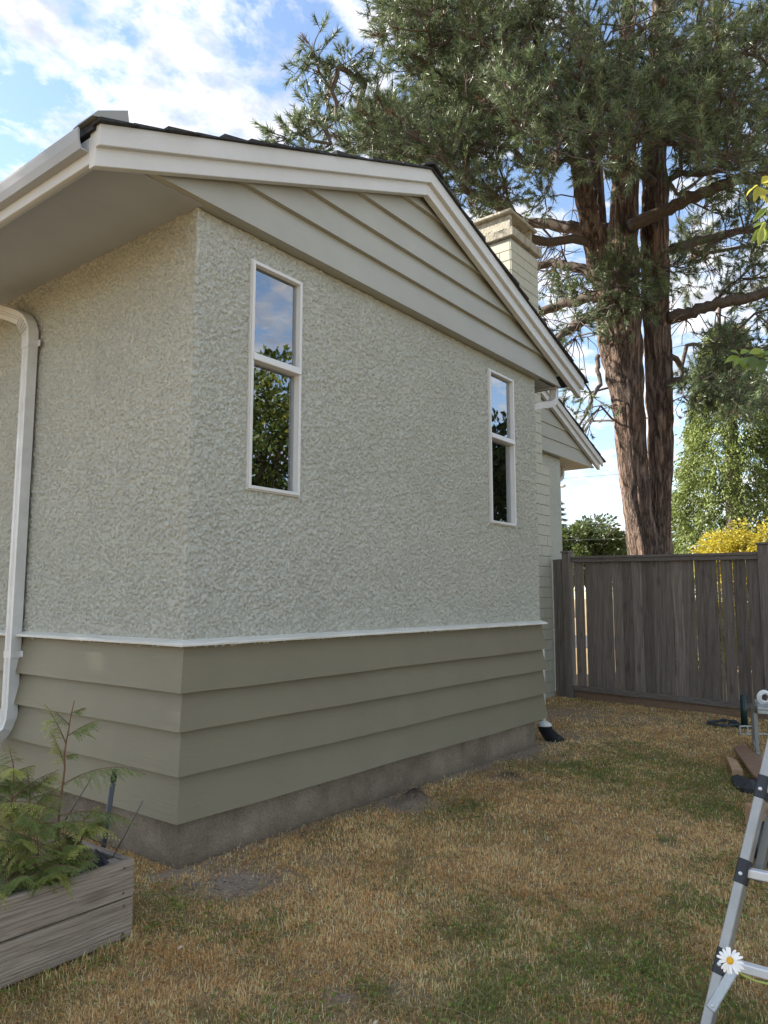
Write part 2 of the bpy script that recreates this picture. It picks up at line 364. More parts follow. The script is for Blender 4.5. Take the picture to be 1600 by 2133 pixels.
def empty(name, label, cat, group=None, loc=(0, 0, 0)):
    o = bpy.data.objects.new(name, None); COL.objects.link(o); o.location = tuple(map(float, loc)); o.empty_display_size = 0.2
    return tag(o, label, cat, group)
def mesh_np(name, verts, faces, mat, parent=None, cols=None, nper=3, smooth=False):
    """verts (N,3), faces (M,nper) int arrays, cols (N,3) linear colours"""
    me = bpy.data.meshes.new(name); verts = np.ascontiguousarray(verts, np.float32); faces = np.ascontiguousarray(faces, np.int32)
    me.vertices.add(len(verts)); me.vertices.foreach_set('co', verts.ravel())
    me.loops.add(faces.size); me.loops.foreach_set('vertex_index', faces.ravel())
    me.polygons.add(len(faces)); me.polygons.foreach_set('loop_start', np.arange(0, faces.size, nper, dtype=np.int32))
    me.polygons.foreach_set('loop_total', np.full(len(faces), nper, np.int32))
    if smooth: me.polygons.foreach_set('use_smooth', np.ones(len(faces), bool))
    me.update(calc_edges=True)
    if cols is not None:
        ca = me.color_attributes.new('Col', 'FLOAT_COLOR', 'POINT')
        ca.data.foreach_set('color', np.c_[cols, np.ones(len(cols))].astype(np.float32).ravel())
    me.materials.append(MATS[mat]); o = bpy.data.objects.new(name, me); COL.objects.link(o)
    if parent is not None: o.parent = parent
    return o

def vnoise(p, seed=0):
    """value noise in 2D or 3D for arrays (N,d)"""
    p = np.asarray(p, float); i = np.floor(p).astype(np.int64); f = p - i; f = f * f * (3 - 2 * f); d = p.shape[1]
    out = np.zeros(len(p))
    for c in range(2 ** d):
        b = np.array([(c >> k) & 1 for k in range(d)]); q = i + b
        h = seed * 374761393 + sum(q[:, k] * [668265263, 2147483647 // 3, 1274126177][k] for k in range(d))
        h = (h ^ (h >> 13)) * 1274126177; h = (h ^ (h >> 16)) & 0xffffff
        w = np.prod(np.where(b, f, 1 - f), axis=1); out += w * (h / 0xffffff)
    return out
def fbm(p, oct_=4, seed=0):
    p = np.asarray(p, float); a, s, t = 0.5, 0.0, 0.0
    for k in range(oct_): s = s + a * vnoise(p * 2 ** k, seed + k); t += a; a *= 0.5
    return s / t
def unit(v): return v / (np.linalg.norm(v, axis=-1, keepdims=True) + 1e-12)

# ------------------------------------------------------------------ ground
def hgt(x, y):
    x = np.asarray(x, float); y = np.asarray(y, float)
    p = np.c_[x.ravel(), y.ravel()]
    h = (fbm(p * 0.9, 3, 11) - 0.5) * 0.05 + (fbm(p * 5.0, 3, 12) - 0.5) * 0.022
    near_wall = np.clip(1 - np.maximum(-p[:, 1] - 0.02, 0) / 0.5, 0, 1) * ((p[:, 0] > -0.3) & (p[:, 0] < 4.6))
    h = h * (1 - 0.7 * near_wall)
    for (mx_, my_, r_, hh) in MOUNDS:
        d2 = ((p[:, 0] - mx_) ** 2 + (p[:, 1] - my_) ** 2) / r_ ** 2
        h = h + hh * np.exp(-d2 * 1.6) * (0.7 + 0.6 * fbm(p * 22, 2, 5))
    far = np.clip((np.hypot(p[:, 0] - 3, p[:, 1] + 1.5) - 9) / 3, 0, 1)
    return (h * (1 - far)).reshape(x.shape)
m1 = gp(842, 1672); m2 = gp(1065, 1618)
MOUNDS = [(m1[0] + 0.02, m1[1] - 0.10, 0.15, 0.13), (m2[0], m2[1], 0.15, 0.03)]
DIRT = []
for (px, py, r_, s_) in [(490, 1838, 0.30, 1.0), (430, 1850, 0.2, .8), (846, 1678, 0.17, 1.5), (1065, 1618, 0.17, 1.0), (1180, 1485, 0.8, .75), (1330, 1500, 0.6, .55), (1090, 1570, 0.45, .8), (1180, 1530, .5, .6),
                         (980, 1600, 0.35, .5), (640, 1790, 0.18, .35), (1480, 1500, .35, .5), (720, 2075, 0.10, .6), (830, 2060, .12, .5)]:
    g_ = gp(px, py); DIRT.append((g_[0], g_[1], r_, s_))
GREEN = []
for (px, py, r_, s_) in [(1280, 2010, 0.40, 1.0), (1100, 2090, 0.35, .95), (1400, 2080, 0.4, .9), (1480, 1900, .35, .6), (780, 2060, 0.12, .7), (330, 1905, 0.30, .6), (120, 2040, 0.3, .6), (420, 1890, .25, .4),
                         (1250, 1605, 0.55, .8), (1420, 1620, 0.7, .75), (1500, 1680, 0.5, .8), (1330, 1580, .6, .6), (1180, 1610, .3, .5), (950, 1690, .25, .4), (560, 1940, .2, .35), (1390, 1752, .06, 1.2), (1040, 1960, .4, .55), (1560, 1830, .3, .7), (600, 2100, .25, .35)]:
    g_ = gp(px, py); GREEN.append((g_[0], g_[1], r_, s_))
def field(p, spots):
    f = np.zeros(len(p))
    for (a, b, r_, s_) in spots: f = np.maximum(f, s_ * np.exp(-(((p[:, 0] - a) ** 2 + (p[:, 1] - b) ** 2) / r_ ** 2)))
    return f

def ground_mat():
    m, t, p = new_mat('lawn_soil'); T = NT(t); v = T.coord()
    at_ = T.n('ShaderNodeAttribute', attribute_name='Col')
    fine = T.noise(v, 45, 6, 0.7); mid = T.noise(v, 9, 4, 0.6)
    k = T.ramp(fine, [(0.25, 0.55), (0.5, 0.95), (0.78, 1.35)])
    c = T.mix(1.0, at_.outputs['Color'], k, 'MULTIPLY'); T.l(c, p.inputs['Base Color'])
    p.inputs['Roughness'].default_value = 0.95; p.inputs['Specular IOR Level'].default_value = 0.15
    T.l(T.bump(T.math('ADD', fine, mid), 0.028, 1.0), p.inputs['Normal']); MATS['lawn_soil'] = m
ground_mat()
def axis_lines(lo, hi, step, far):
    a = list(np.arange(lo, hi + 1e-6, step)); e_ = step; x = hi; up = []
    while x < far: e_ *= 1.35; x += e_; up.append(x)
    e_ = step; x = lo; dn = []
    while x > -far: e_ *= 1.35; x -= e_; dn.append(x)
    return np.array(dn[::-1] + a + up)
gx = axis_lines(-3.2, 9.0, 0.05, 900); gy = axis_lines(-5.2, 2.2, 0.05, 900)
GX, GY = np.meshgrid(gx, gy, indexing='ij'); gz = hgt(GX, GY)
gv = np.c_[GX.ravel(), GY.ravel(), gz.ravel()]; nx_, ny_ = len(gx), len(gy)
ii, jj = np.meshgrid(np.arange(nx_ - 1), np.arange(ny_ - 1), indexing='ij'); q = (ii * ny_ + jj).ravel()
gf = np.c_[q, q + ny_, q + ny_ + 1, q + 1]
P2 = gv[:, :2]
dirt_f = np.clip(field(P2, DIRT), 0, 1)[:, None]; green_f = np.clip(field(P2, GREEN), 0, 1)[:, None]
wallstrip = (np.clip(1 - np.abs(P2[:, 1] + 0.03) / 0.16, 0, 1) * ((P2[:, 0] > -0.4) & (P2[:, 0] < 5)))[:, None]
nz_ = fbm(P2 * 2.3, 4, 3)[:, None]
straw = np.array([0.46, 0.325, 0.175]); olive = np.array([0.22, 0.20, 0.08]); earth = np.array([0.37, 0.295, 0.225])
gc = straw * (1 - nz_ * 0.35) + 0 * nz_
gc = gc * (1 - 0.75 * green_f) + olive * 0.75 * green_f
dd = np.clip(dirt_f + wallstrip * 0.8, 0, 1); gc = gc * (1 - dd) + earth * dd
for (mx_, my_, r_, hh) in MOUNDS:
    k = np.exp(-(((P2[:, 0] - mx_) ** 2 + (P2[:, 1] - my_) ** 2) / (r_ * 0.9) ** 2) * 1.5)[:, None]; gc = gc * (1 - k) + np.array([0.075, 0.048, 0.032]) * k
ground = mesh_np('ground', gv, gf, 'lawn_soil', None, gc, 4, True)
tag(ground, 'dry brown lawn and bare soil around the house', kind='structure')
rd = MB(); rd.box((19.0, -200, -0.3), (26.0, 200, 0.02)); road = rd.build('road', 'asphalt'); tag(road, 'grey asphalt street beyond the fence', kind='structure')

# ------------------------------------------------------------------ house
W = 4.56; YF = -0.01; ZT = 3.882
RX, RZ = 2.24, 5.14                       # ridge: x and top of the upper rake board
SL, SR = 0.400, 0.345                     # roof slopes left and right of the ridge
XL, XR = -0.80, 5.43                      # rake ends
def rake(x): return RZ - (SL * (RX - x) if x < RX else SR * (x - RX))
house = empty('house', 'sage green stucco house with white trimmed gable and lap siding base', 'house')
YB = 9.0
b = MB(); _L = [(0, 0), (4.42, 0), (4.42, 0.22), (0.2, 0.22), (0.2, YB), (0, YB)]
b.prism([(x, y, -0.4) for x, y in _L], (0, 0, -0.4), (0, 0, 0.38))
b.build('foundation', 'concrete', house, 0.008)

# walls with openings
WIN = [(0.425, 0.888, 2.19, 3.705, 3.062), (3.52, 4.02, 2.222, 3.742, 3.088)]
b = MB()
xs = [0.0]
z0 = 0.30
xcur = 0.0
for (a, c, w0, w1, zm) in WIN:
    b.box((xcur, YF, z0), (a + 0.02, 0.16, ZT)); b.box((a + 0.02, YF, z0), (c - 0.02, 0.16, w0 + 0.02)); b.box((a + 0.02, YF, w1 - 0.02), (c - 0.02, 0.16, ZT)); xcur = c - 0.02
b.box((xcur, YF, z0), (W, 0.16, ZT))
gable_wall = b.build('gable_wall', 'stucco', house)
b = MB(); b.box((-0.01, 0.16, z0), (0.16, YB, ZT)); b.box((-0.01, YF + 0.0005, z0), (0.0, 0.16, ZT)); side_wall = b.build('side_wall', 'stucco', house)
def stucco_coat():
    # one rough dash coat wrapped round the near corner, with the window openings left free
    st = 0.0075; YLn = 2.95; u = np.arange(-YLn, W + 1e-6, st); zc_ = np.arange(1.20, ZT + 0.002, st)
    U, Zg = np.meshgrid(u, zc_, indexing='ij'); q2 = np.c_[U.ravel(), Zg.ravel()]
    warp = np.c_[fbm(q2 * 30, 2, 301), fbm(q2 * 30, 2, 302)] * 0.016; q3 = q2 + warp
    big = fbm(q2 * 5.0, 3, 303); n_ = fbm(q3 * 64, 3, 304) + (big - 0.5) * 0.28
    sm = lambda a, b, x: (lambda t: t * t * (3 - 2 * t))(np.clip((x - a) / (b - a), 0, 1))
    h = 0.0070 * sm(0.455, 0.505, n_) + 0.0040 * sm(0.57, 0.61, n_) + 0.0042 * (fbm(q3 * 85, 2, 305) - 0.5)
    h = h.reshape(U.shape) + 0.0015
    left = U < 0; nxv = np.where(left, -1.0, 0.0); nyv = np.where(left, 0.0, -1.0); corner = np.abs(U) < st * 1.2; nxv[corner] = -0.9; nyv[corner] = -0.9
    X = np.where(left, -0.01, U - 0.01) + nxv * h; Y = np.where(left, YF - U, YF) + nyv * h
    V = np.c_[X.ravel(), Y.ravel(), Zg.ravel()]; nz2 = len(zc_); ii, jj = np.meshgrid(np.arange(len(u) - 1), np.arange(nz2 - 1), indexing='ij'); q_ = (ii * nz2 + jj).ravel()
    Fq = np.c_[q_, q_ + nz2, q_ + nz2 + 1, q_ + 1]; cu = (u[ii.ravel()] + st / 2) - 0.01; cz = zc_[jj.ravel()] + st / 2; ok = np.ones(len(Fq), bool)
    for (a, c, w0, w1, zm) in WIN: ok &= ~((cu > a + 0.004) & (cu < c - 0.004) & (cz > w0 + 0.004) & (cz < w1 - 0.004))
    return mesh_np('stucco_coat', V, Fq[ok], 'stucco', house, None, 4, False)
stucco_coat()
b = MB(); b.box((W - 0.16, 0.16, z0), (W, YB, ZT)); b.box((0.16, YB - 0.16, z0), (W - 0.16, YB, ZT)); b.build('back_wall', 'stucco', house)
b = MB(); b.box((0.17, 0.17, 0.55), (W - 0.17, YB - 0.17, 0.6)); b.build('floor', 'interior_floor', house)
b = MB(); b.box((0.17, 0.17, ZT - 0.06), (W - 0.17, YB - 0.17, ZT - 0.01)); b.build('ceiling', 'interior', house)
b = MB(); b.box((0.17, 4.0, 0.6), (W - 0.17, 4.1, ZT - 0.06)); b.build('interior_partition', 'interior', house)

# lap siding, mitred at the corner
rows = [(0.268, 0.53), (0.518, 0.772), (0.759, 0.985), (0.971, 1.236)]
def siding(rows, parent, side):
    for zb, zt in rows:
        ob, ot = 0.062, 0.008
        prof = [(0.0, zb), (ob, zb), (ob - 0.001, zb + 0.004), (ot, zt), (0.0, zt)]
        n = len(prof); ns_ = 28; L = (W + 0.015) if side == 'x' else YB; pts = []; ph = random.uniform(0, 50)
        for k in range(ns_ + 1):
            s_ = k / ns_; wz = 0.0022 * math.sin(ph + s_ * 9) + 0.0012 * math.sin(ph * 2 + s_ * 31); wo = 0.0030 * math.sin(ph * 3 + s_ * 13)
            if k == 0: wz = wo = 0.0
            for q, (o, z) in enumerate(prof):
                oo = o + (wo if q in (1, 2) else 0); zz = z + (wz if q in (0, 1, 2) else 0); st = -0.01 - oo if side == 'x' else YF - oo; ps = st + (L - st) * s_
                pts.append((ps, YF - oo, zz) if side == 'x' else (-0.01 - oo, ps, zz))
        fs = [(k * n + q, k * n + (q + 1) % n, (k + 1) * n + (q + 1) % n, (k + 1) * n + q) for k in range(ns_) for q in range(n)] + [tuple(range(n)), tuple(range((ns_ + 1) * n - 1, ns_ * n - 1, -1))]
        m = MB(); m.add(pts, fs); m.build('siding_board', 'siding_x' if side == 'x' else 'siding_y', parent)
siding(rows, gable_wall, 'x'); siding(rows, side_wall, 'y')
# white drip ledge over the siding
def ledge(parent, side):
    A, B = [], []
    nseg = 40
    m = MB()
    prof = [(0.0, 1.234), (0.074, 1.229), (0.076, 1.238), (0.066, 1.247), (0.0, 1.266)]
    L = W + 0.03 if side == 'x' else YB
    pts = []
    for i in range(nseg + 1):
        s_ = i / nseg
        for k, (o, z) in enumerate(prof):
            jx = (random.random() - 0.5) * 0.004 if 0 < i < nseg else 0
            zz = z + (jx if k in (1, 2, 3) else 0)
            oo = o + (jx * 0.6 if k in (1, 2, 3) else 0)
            st = -0.01 - oo if side == 'x' else YF - oo
            pos = st + (L - st) * s_
            pts.append((pos, YF - oo, zz) if side == 'x' else (-0.01 - oo, pos, zz))
    n = len(prof); fs = [(i * n + k, (i + 1) * n + k, (i + 1) * n + (k + 1) % n, i * n + (k + 1) % n) for i in range(nseg) for k in range(n)]
    fs += [tuple(range(n)), tuple(range((nseg + 1) * n - 1, nseg * n - 1, -1))]
    m.add(pts, fs); m.build('drip_ledge', 'ledge_paint', parent, smooth=False)
ledge(gable_wall, 'x'); ledge(side_wall, 'y')

# gable cladding: long boards that step out slightly, each one lower board proud at its bottom edge
YG = -0.075
lines = [3.882, 4.14, 4.37, 4.605, 4.84, 5.06]
def xr_at(z):   # inner x range under the rake at height z
    zz = z + 0.12
    return RX - (RZ - zz) / SL, RX + (RZ - zz) / SR
for i in range(5):
    zb, zt = lines[i], min(lines[i + 1] + 0.02, 4.99)
    a0, a1 = xr_at(zb); c0, c1 = xr_at(zt)
    a0 = max(a0, XL + 0.30); a1 = min(a1, 5.02); c0 = max(c0, XL + 0.30); c1 = min(c1, 5.02)
    if i == 0: a0, a1 = XL + 0.30, 5.02
    yb, yt = YG - 0.042, YG - 0.002
    P = [(a0, yb, zb), (a1, yb, zb), (c1, yt, zt), (c0, yt, zt), (a0, YG + 0.02, zb), (a1, YG + 0.02, zb), (c1, YG + 0.02, zt), (c0, YG + 0.02, zt)]
    m = MB(); m.add(P, [(0, 1, 2, 3), (5, 4, 7, 6), (1, 0, 4, 5), (2, 1, 5, 6), (3, 2, 6, 7), (0, 3, 7, 4)])
    m.build('gable_board' if i else 'frieze_board', 'gable_paint', gable_wall)
m = MB(); m.add([(XL + 0.3, YG + 0.021, 3.89), (5.0, YG + 0.021, 3.89), (RX, YG + 0.021, RZ - 0.10), (XL + 0.3, 0.02, 3.89), (5.0, 0.02, 3.89), (RX, 0.02, RZ - 0.10)], [(0, 1, 2), (5, 4, 3), (0, 3, 4, 1), (1, 4, 5, 2), (2, 5, 3, 0)])
m.build('gable_core', 'gable_paint', gable_wall)

# bargeboards (rake trim): upper board proud, lower board stepped back
def rake_board(x0, x1, top_off, h, y0, y1, name, parent, rk=rake, mat='white_x'):
    zt0, zt1 = rk(x0) - top_off, rk(x1) - top_off
    P = [(x0, y0, zt0 - h), (x1, y0, zt1 - h), (x1, y1, zt1 - h), (x0, y1, zt0 - h), (x0, y0, zt0), (x1, y0, zt1), (x1, y1, zt1), (x0, y1, zt0)]
    m = MB(); m.hexa(P); return m.build(name, mat, parent, 0.003)
roof = MB()
def slab(x0, x1, rk, ya, yb, t, off):
    P = [(x0, ya, rk(x0) + off), (x1, ya, rk(x1) + off), (x1, yb, rk(x1) + off), (x0, yb, rk(x0) + off), (x0, ya, rk(x0) + off + t), (x1, ya, rk(x1) + off + t), (x1, yb, rk(x1) + off + t), (x0, yb, rk(x0) + off + t)]
    return P
roof.hexa(slab(XL - 0.02, RX, rake, -0.19, YB + 0.3, 0.02, -0.021)); roof.hexa(slab(RX, XR + 0.02, rake, -0.19, YB + 0.3, 0.02, -0.021))
roof = roof.build('roof', 'shingle', house)
rake_board(XL, RX, 0.0, 0.118, -0.225, -0.19, 'bargeboard', house); rake_board(RX, XR, 0.0, 0.112, -0.225, -0.19, 'bargeboard', house)
rake_board(XL, RX, 0.022, 0.198, -0.19, -0.135, 'bargeboard', house); rake_board(RX, XR - 0.02, 0.022, 0.192, -0.19, -0.135, 'bargeboard', house)
# narrow lower step on the lower boards
# shingle courses: overlapping, uneven butts seen along the rake edge
def courses(x0, x1, rk, ya, yb, parent, n):
    for i in range(n):
        a = x0 + (x1 - x0) * i / n; c = x0 + (x1 - x0) * (i + 1.12) / n
        dz = 0.010; j = random.uniform(-0.006, 0.012); y_ = ya + random.uniform(-0.014, 0.010)
        lo, hi = (a, c)
        t_lo = 0.024 + j; t_hi = 0.006
        P = [(lo, y_, rk(lo) + 0.001), (hi, y_, rk(hi) + 0.001), (hi, yb, rk(hi) + 0.001), (lo, yb, rk(lo) + 0.001),
             (lo, y_, rk(lo) + t_lo), (hi, y_, rk(hi) + t_hi), (hi, yb, rk(hi) + t_hi), (lo, yb, rk(lo) + t_lo)]
        m = MB(); m.hexa(P); m.build('shingle_course', 'shingle', parent)
courses(XL - 0.02, RX - 0.02, rake, -0.25, YB + 0.3, roof, 15); courses(XR + 0.06, RX + 0.02, rake, -0.25, YB + 0.3, roof, 15)
m = MB(); m.add([(RX - 0.15, -0.265, rake(RX - 0.15) + 0.018), (RX, -0.27, RZ + 0.035), (RX + 0.15, -0.265, rake(RX + 0.15) + 0.018), (RX - 0.15, YB + 0.3, rake(RX - 0.15) + 0.018), (RX, YB + 0.3, RZ + 0.035), (RX + 0.15, YB + 0.3, rake(RX + 0.15) + 0.018),
                 (RX - 0.15, -0.265, rake(RX - 0.15) + 0.034), (RX, -0.27, RZ + 0.056), (RX + 0.15, -0.265, rake(RX + 0.15) + 0.034), (RX - 0.15, YB + 0.3, rake(RX - 0.15) + 0.034), (RX, YB + 0.3, RZ + 0.056), (RX + 0.15, YB + 0.3, rake(RX + 0.15) + 0.034)],
                [(0, 1, 7, 6), (1, 2, 8, 7), (6, 7, 10, 9), (7, 8, 11, 10), (0, 6, 9, 3), (2, 5, 11, 8), (3, 9, 10, 4), (4, 10, 11, 5), (0, 3, 4, 1), (1, 4, 5, 2)])
m.build('ridge_cap', 'shingle', roof)
# curled shingle and metal flashing at the low left end of the rake
m = MB(); m.hexa([(XL - 0.05, -0.235, rake(XL) + 0.012), (XL + 0.16, -0.235, rake(XL + .16) + 0.014), (XL + 0.16, -0.05, rake(XL + .16) + 0.014), (XL - 0.05, -0.05, rake(XL) + 0.012),
                  (XL - 0.02, -0.235, rake(XL) + 0.055), (XL + 0.15, -0.235, rake(XL + .16) + 0.085), (XL + 0.15, -0.05, rake(XL + .16) + 0.10), (XL - 0.02, -0.05, rake(XL) + 0.06)])
m.build('flashing', 'soffit_dark', roof)

# left eave: gutter, fascia, boxed soffit
zg = rake(XL) - 0.02
m = MB(); gp_ = [(-0.801, zg - 0.105), (-0.848, zg - 0.105), (-0.862, zg - 0.06), (-0.868, zg - 0.01), (-0.868, zg + 0.004), (-0.858, zg + 0.004), (-0.852, zg - 0.06), (-0.842, zg - 0.095), (-0.801, zg - 0.095)]
m.prism([(x, -0.13, z) for x, z in gp_], (0, -0.13, 0), (0, YB, 0)); m.build('gutter', 'gutter_grey', house)
m = MB(); m.box((-0.80, -0.134, zg - 0.17), (-0.775, YB, rake(-0.79) - 0.045)); m.build('fascia', 'white_y', house, 0.003)
m = MB(); m.box((-0.774, -0.07, ZT - 0.005), (-0.012, YB, ZT + 0.012)); m.build('soffit', 'soffit_haze', house)
m = MB(); m.box((-0.774, -0.07, ZT - 0.04), (-0.66, YB, ZT - 0.0055)); m.build('soffit_trim', 'white_y', house, 0.003)
m = MB(); m.box((-0.50, YG + 0.0215, ZT + 0.0005), (W + 0.43, -0.018, ZT + 0.012)); m.build('frieze_soffit', 'gable_paint', house)
# right eave
zr = rake(XR) - 0.02
m = MB(); m.box((W + 0.001, -0.08, ZT + 0.0), (4.95, YB, ZT + 0.015)); m.build('soffit', 'soffit_dark', house)
m = MB(); m.box((4.951, -0.08, ZT - 0.012), (4.978, YB, rake(4.97) - 0.05)); m.build('fascia', 'white_y', house, 0.003)
m = MB(); m.box((4.98, -0.13, zr + 0.02), (5.09, YB, zr + 0.03)); m.box((5.08, -0.13, zr + 0.0305), (5.09, YB, zr + 0.10)); m.build('gutter', 'white_y', house, 0.003)

# windows
for (a, c, w0, w1, zm) in WIN:
    win = bpy.data.objects.new('window', None); COL.objects.link(win); win.parent = house
    yo = YF - 0.034; t = 0.023
    m = MB()
    for (p0, p1) in (((a, yo, w0), (a + t, 0.09, w1)), ((c - t, yo, w0), (c, 0.09, w1)), ((a + t, yo, w0), (c - t, 0.09, w0 + t)), ((a + t, yo, w1 - t), (c - t, 0.09, w1))): m.box(p0, p1)
    m.build('frame', 'vinyl', win, 0.003)
    # slim outer bead round the frame face and the inner glazing beads
    m = MB(); e_ = 0.007
    for (p0, p1) in (((a - e_, yo + 0.012, w0 - e_), (a - .0005, YF + 0.02, w1 + e_)), ((c + .0005, yo + 0.012, w0 - e_), (c + e_, YF + 0.02, w1 + e_)), ((a, yo + 0.012, w0 - e_), (c, YF + 0.02, w0 - .0005)), ((a, yo + 0.012, w1 + .0005), (c, YF + 0.02, w1 + e_))): m.box(p0, p1)
    m.build('outer_bead', 'vinyl', win)
    m = MB(); m.hexa([(a + t * .6, yo - 0.012, zm - 0.030), (c - t * .4, yo - 0.012, zm - 0.030), (c - t * .4, 0.08, zm - 0.030), (a + t * .6, 0.08, zm - 0.030), (a + t * .6, yo - 0.006, zm + 0.018), (c - t * .4, yo - 0.006, zm + 0.018), (c - t * .4, 0.08, zm + 0.030), (a + t * .6, 0.08, zm + 0.030)])
    m.build('mullion', 'vinyl', win, 0.003)
    for (q0, q1, yy) in ((w0 + t, zm - 0.028, 0.006), (zm + 0.028, w1 - t, -0.004)):
        m = MB(); m.box((a + t - 0.004, yy, q0), (c - t + 0.004, yy + 0.006, q1)); m.build('pane', 'window_glass', win)
    m = MB(); n = 9; xs_ = np.linspace(a + (c - a) * 0.62, c - 0.02, n); pts = []
    for i, x in enumerate(xs_):
        for z in (w0 - 0.1, w1 + 0.05): pts.append((x, 0.115 + 0.02 * math.sin(i * 1.9), z))
    m.add(pts, [(2 * i, 2 * i + 2, 2 * i + 3, 2 * i + 1) for i in range(n - 1)]); m.build('curtain', 'curtain', win, smooth=True)
    m = MB(); m.box((a - 0.05, 0.17, w0 - 0.06), (c + 0.05, 0.24, w0 - 0.0)); m.build('inner_sill', 'vinyl', win)
    if a < 1: m = MB(); m.box((a + 0.02, 0.150, zm + 0.05), (c - 0.02, 0.153, w1 + 0.02)); m.build('brightening_sheet', 'white_plastic', win)  # added white sheet that makes the upper pane paler, like bright reflected sky

# downspout on the side wall
ds = bpy.data.objects.new('downspout', None); COL.objects.link(ds); ds.parent = house
SY = 1.86; SXo = -0.075
def rect_prof(w, d, ribs=True):
    p = [(-w, -d), (w, -d)]
    if ribs:
        for k in range(4):
            y = -d + (k + 0.5) * 2 * d / 4; q_ = d / 9
            p += [(w, y - q_), (w - 0.006 / 1.0, y), (w, y + q_)]
    p += [(w, d), (-w, d)]
    return p
def spout(pts, name, parent, w=0.036, d=0.047):
    m = MB(); m.tube(pts, 1.0, prof=[(-d, -w), (-d * .3, -w), (-d * .2, -w * .86), (-d * .1, -w), (d * .1, -w), (d * .2, -w * .86), (d * .3, -w), (d, -w), (d, w), (d * .3, w), (d * .2, w * .86), (d * .1, w), (-d * .1, w), (-d * .2, w * .86), (-d * .3, w), (-d, w)]); return m.build(name, 'spout_white', parent)
spout([(SXo, SY, 0.70), (SXo, SY, 3.42)], 'pipe', ds)
spout([(SXo - 0.002, SY + 0.001, 3.36), (SXo - 0.002, SY + 0.001, 3.45), (SXo, SY + 0.012, 3.50), (SXo - .003, SY + 0.04, 3.555), (SXo - 0.008, SY + 0.085, 3.60), (SXo - 0.015, SY + 0.145, 3.635), (SXo - 0.03, SY + 0.26, 3.685), (SXo - 0.05, SY + 0.42, 3.745)], 'elbow', ds, 0.039, 0.050)
m = MB()
for k in range(6):
    s_ = k / 5; p = np.array([SXo, SY + 0.012 + 0.09 * s_ ** 1.3, 3.475 + 0.125 * s_])
    t_ = np.array([0, 0.35 + 0.6 * s_, 1.0 - 0.45 * s_]); t_ /= np.linalg.norm(t_)
    m.tube([p - t_ * 0.004, p + t_ * 0.004], 1.0, prof=[(-0.053, -0.042), (0.053, -0.042), (0.053, 0.042), (-0.053, 0.042)])
m.build('crimp', 'spout_white', ds)
spout([(SXo - 0.002, SY, 0.72), (SXo - 0.002, SY, 0.66), (SXo - 0.008, SY + 0.018, 0.60), (SXo - 0.04, SY + 0.06, 0.545), (SXo - 0.10, SY + 0.12, 0.50), (SXo - 0.16, SY + 0.18, 0.46)], 'elbow', ds, 0.039, 0.050)
for zz in (3.40, 1.10):
    m = MB(); m.box((SXo - 0.039, SY - 0.052, zz - 0.025), (SXo - 0.0365, SY + 0.052, zz + 0.025)); m.box((SXo - 0.039, SY - 0.054, zz - 0.025), (SXo + 0.03, SY - 0.050, zz + 0.025)); m.box((SXo + 0.026, SY - 0.095, zz - 0.025), (SXo + 0.030, SY - 0.0505, zz + 0.025)); m.build('strap', 'spout_white', ds, 0.002)
# downspout at the far corner, with its elbows under the right eave
ds2 = bpy.data.objects.new('downspout', None); COL.objects.link(ds2); ds2.parent = house
fx = 4.80
spout([(5.04, -0.02, ZT + 0.10), (5.04, -0.02, ZT - 0.06), (5.035, -0.018, ZT - 0.12), (5.00, -0.01, ZT - 0.165), (4.93, 0.01, ZT - 0.195), (4.72, 0.075, ZT - 0.245), (4.66, 0.095, ZT - 0.28), (4.64, 0.1, ZT - 0.36)], 'elbow', ds2, 0.036, 0.040)
m = MB(); m.tube([(4.64, 0.10, ZT - 0.36), (4.64, 0.10, 1.30), (4.70, 0.10, 1.10), (fx, 0.10, 0.98), (fx, 0.10, 0.15)], 0.034, 12); m.build('pipe', 'spout_white', ds2, smooth=True)
m = MB(); m.tube([(fx - .01, 0.08, 0.14), (fx - .01, 0.08, 0.146), (fx - .01, 0.08, 0.165), (fx - .01, 0.08, 0.19)], [0.078, 0.082, 0.075, 0.036], 18); m.build('drain_collar', 'spout_white', ds2, smooth=True)
m = MB(); rr = []; pp = []
for k in range(31):
    s_ = k / 30; pp.append((fx - .01 + 0.10 * s_ * s_ , 0.08 - 0.16 * s_ ** 1.5, 0.14 - 0.20 * s_)); rr.append(0.066 + (0.008 if k % 2 else 0.0))
m.tube(pp, rr, 18); m.build('corrugated_drain', 'black_plastic', ds2, smooth=False)

# ------------------------------------------------------------------ chimney of painted blocks
chim = bpy.data.objects.new('chimney', None); COL.objects.link(chim); chim.parent = house
CX0, CX1, CX2, CY0, CY1 = 6.96, 7.86, 8.10, 1.485, 2.25
m = MB(); m.box((CX0 + 0.012, CY0 + 0.012, -0.1), (CX1 - 0.012, CY1, 6.96)); m.box((CX1 - 0.012, CY0 + 0.012, -0.1), (CX2 - 0.012, CY1, 3.585)); m.build('mortar_core', 'mortar', chim)
def block_mesh(l, h, d):
    mb = MB(); mb.box((0.003, 0, 0.003), (l - 0.003, d, h - 0.003))
    me = bpy.data.meshes.new('block'); me.from_pydata(mb.v, [], mb.f); me.update(); me.materials.append(MATS['block_paint']); return me
BM = {}
def put_block(loc, l, h, d, rz=0.0):
    k = (round(l, 3), round(h, 3), round(d, 3))
    if k not in BM: BM[k] = block_mesh(*k)
    o = bpy.data.objects.new('block', BM[k]); COL.objects.link(o); o.location = loc; o.rotation_euler = (0, 0, rz); o.parent = chim
    bv = o.modifiers.new('edge', 'BEVEL'); bv.width = 0.006; bv.segments = 1
CH = 0.1595
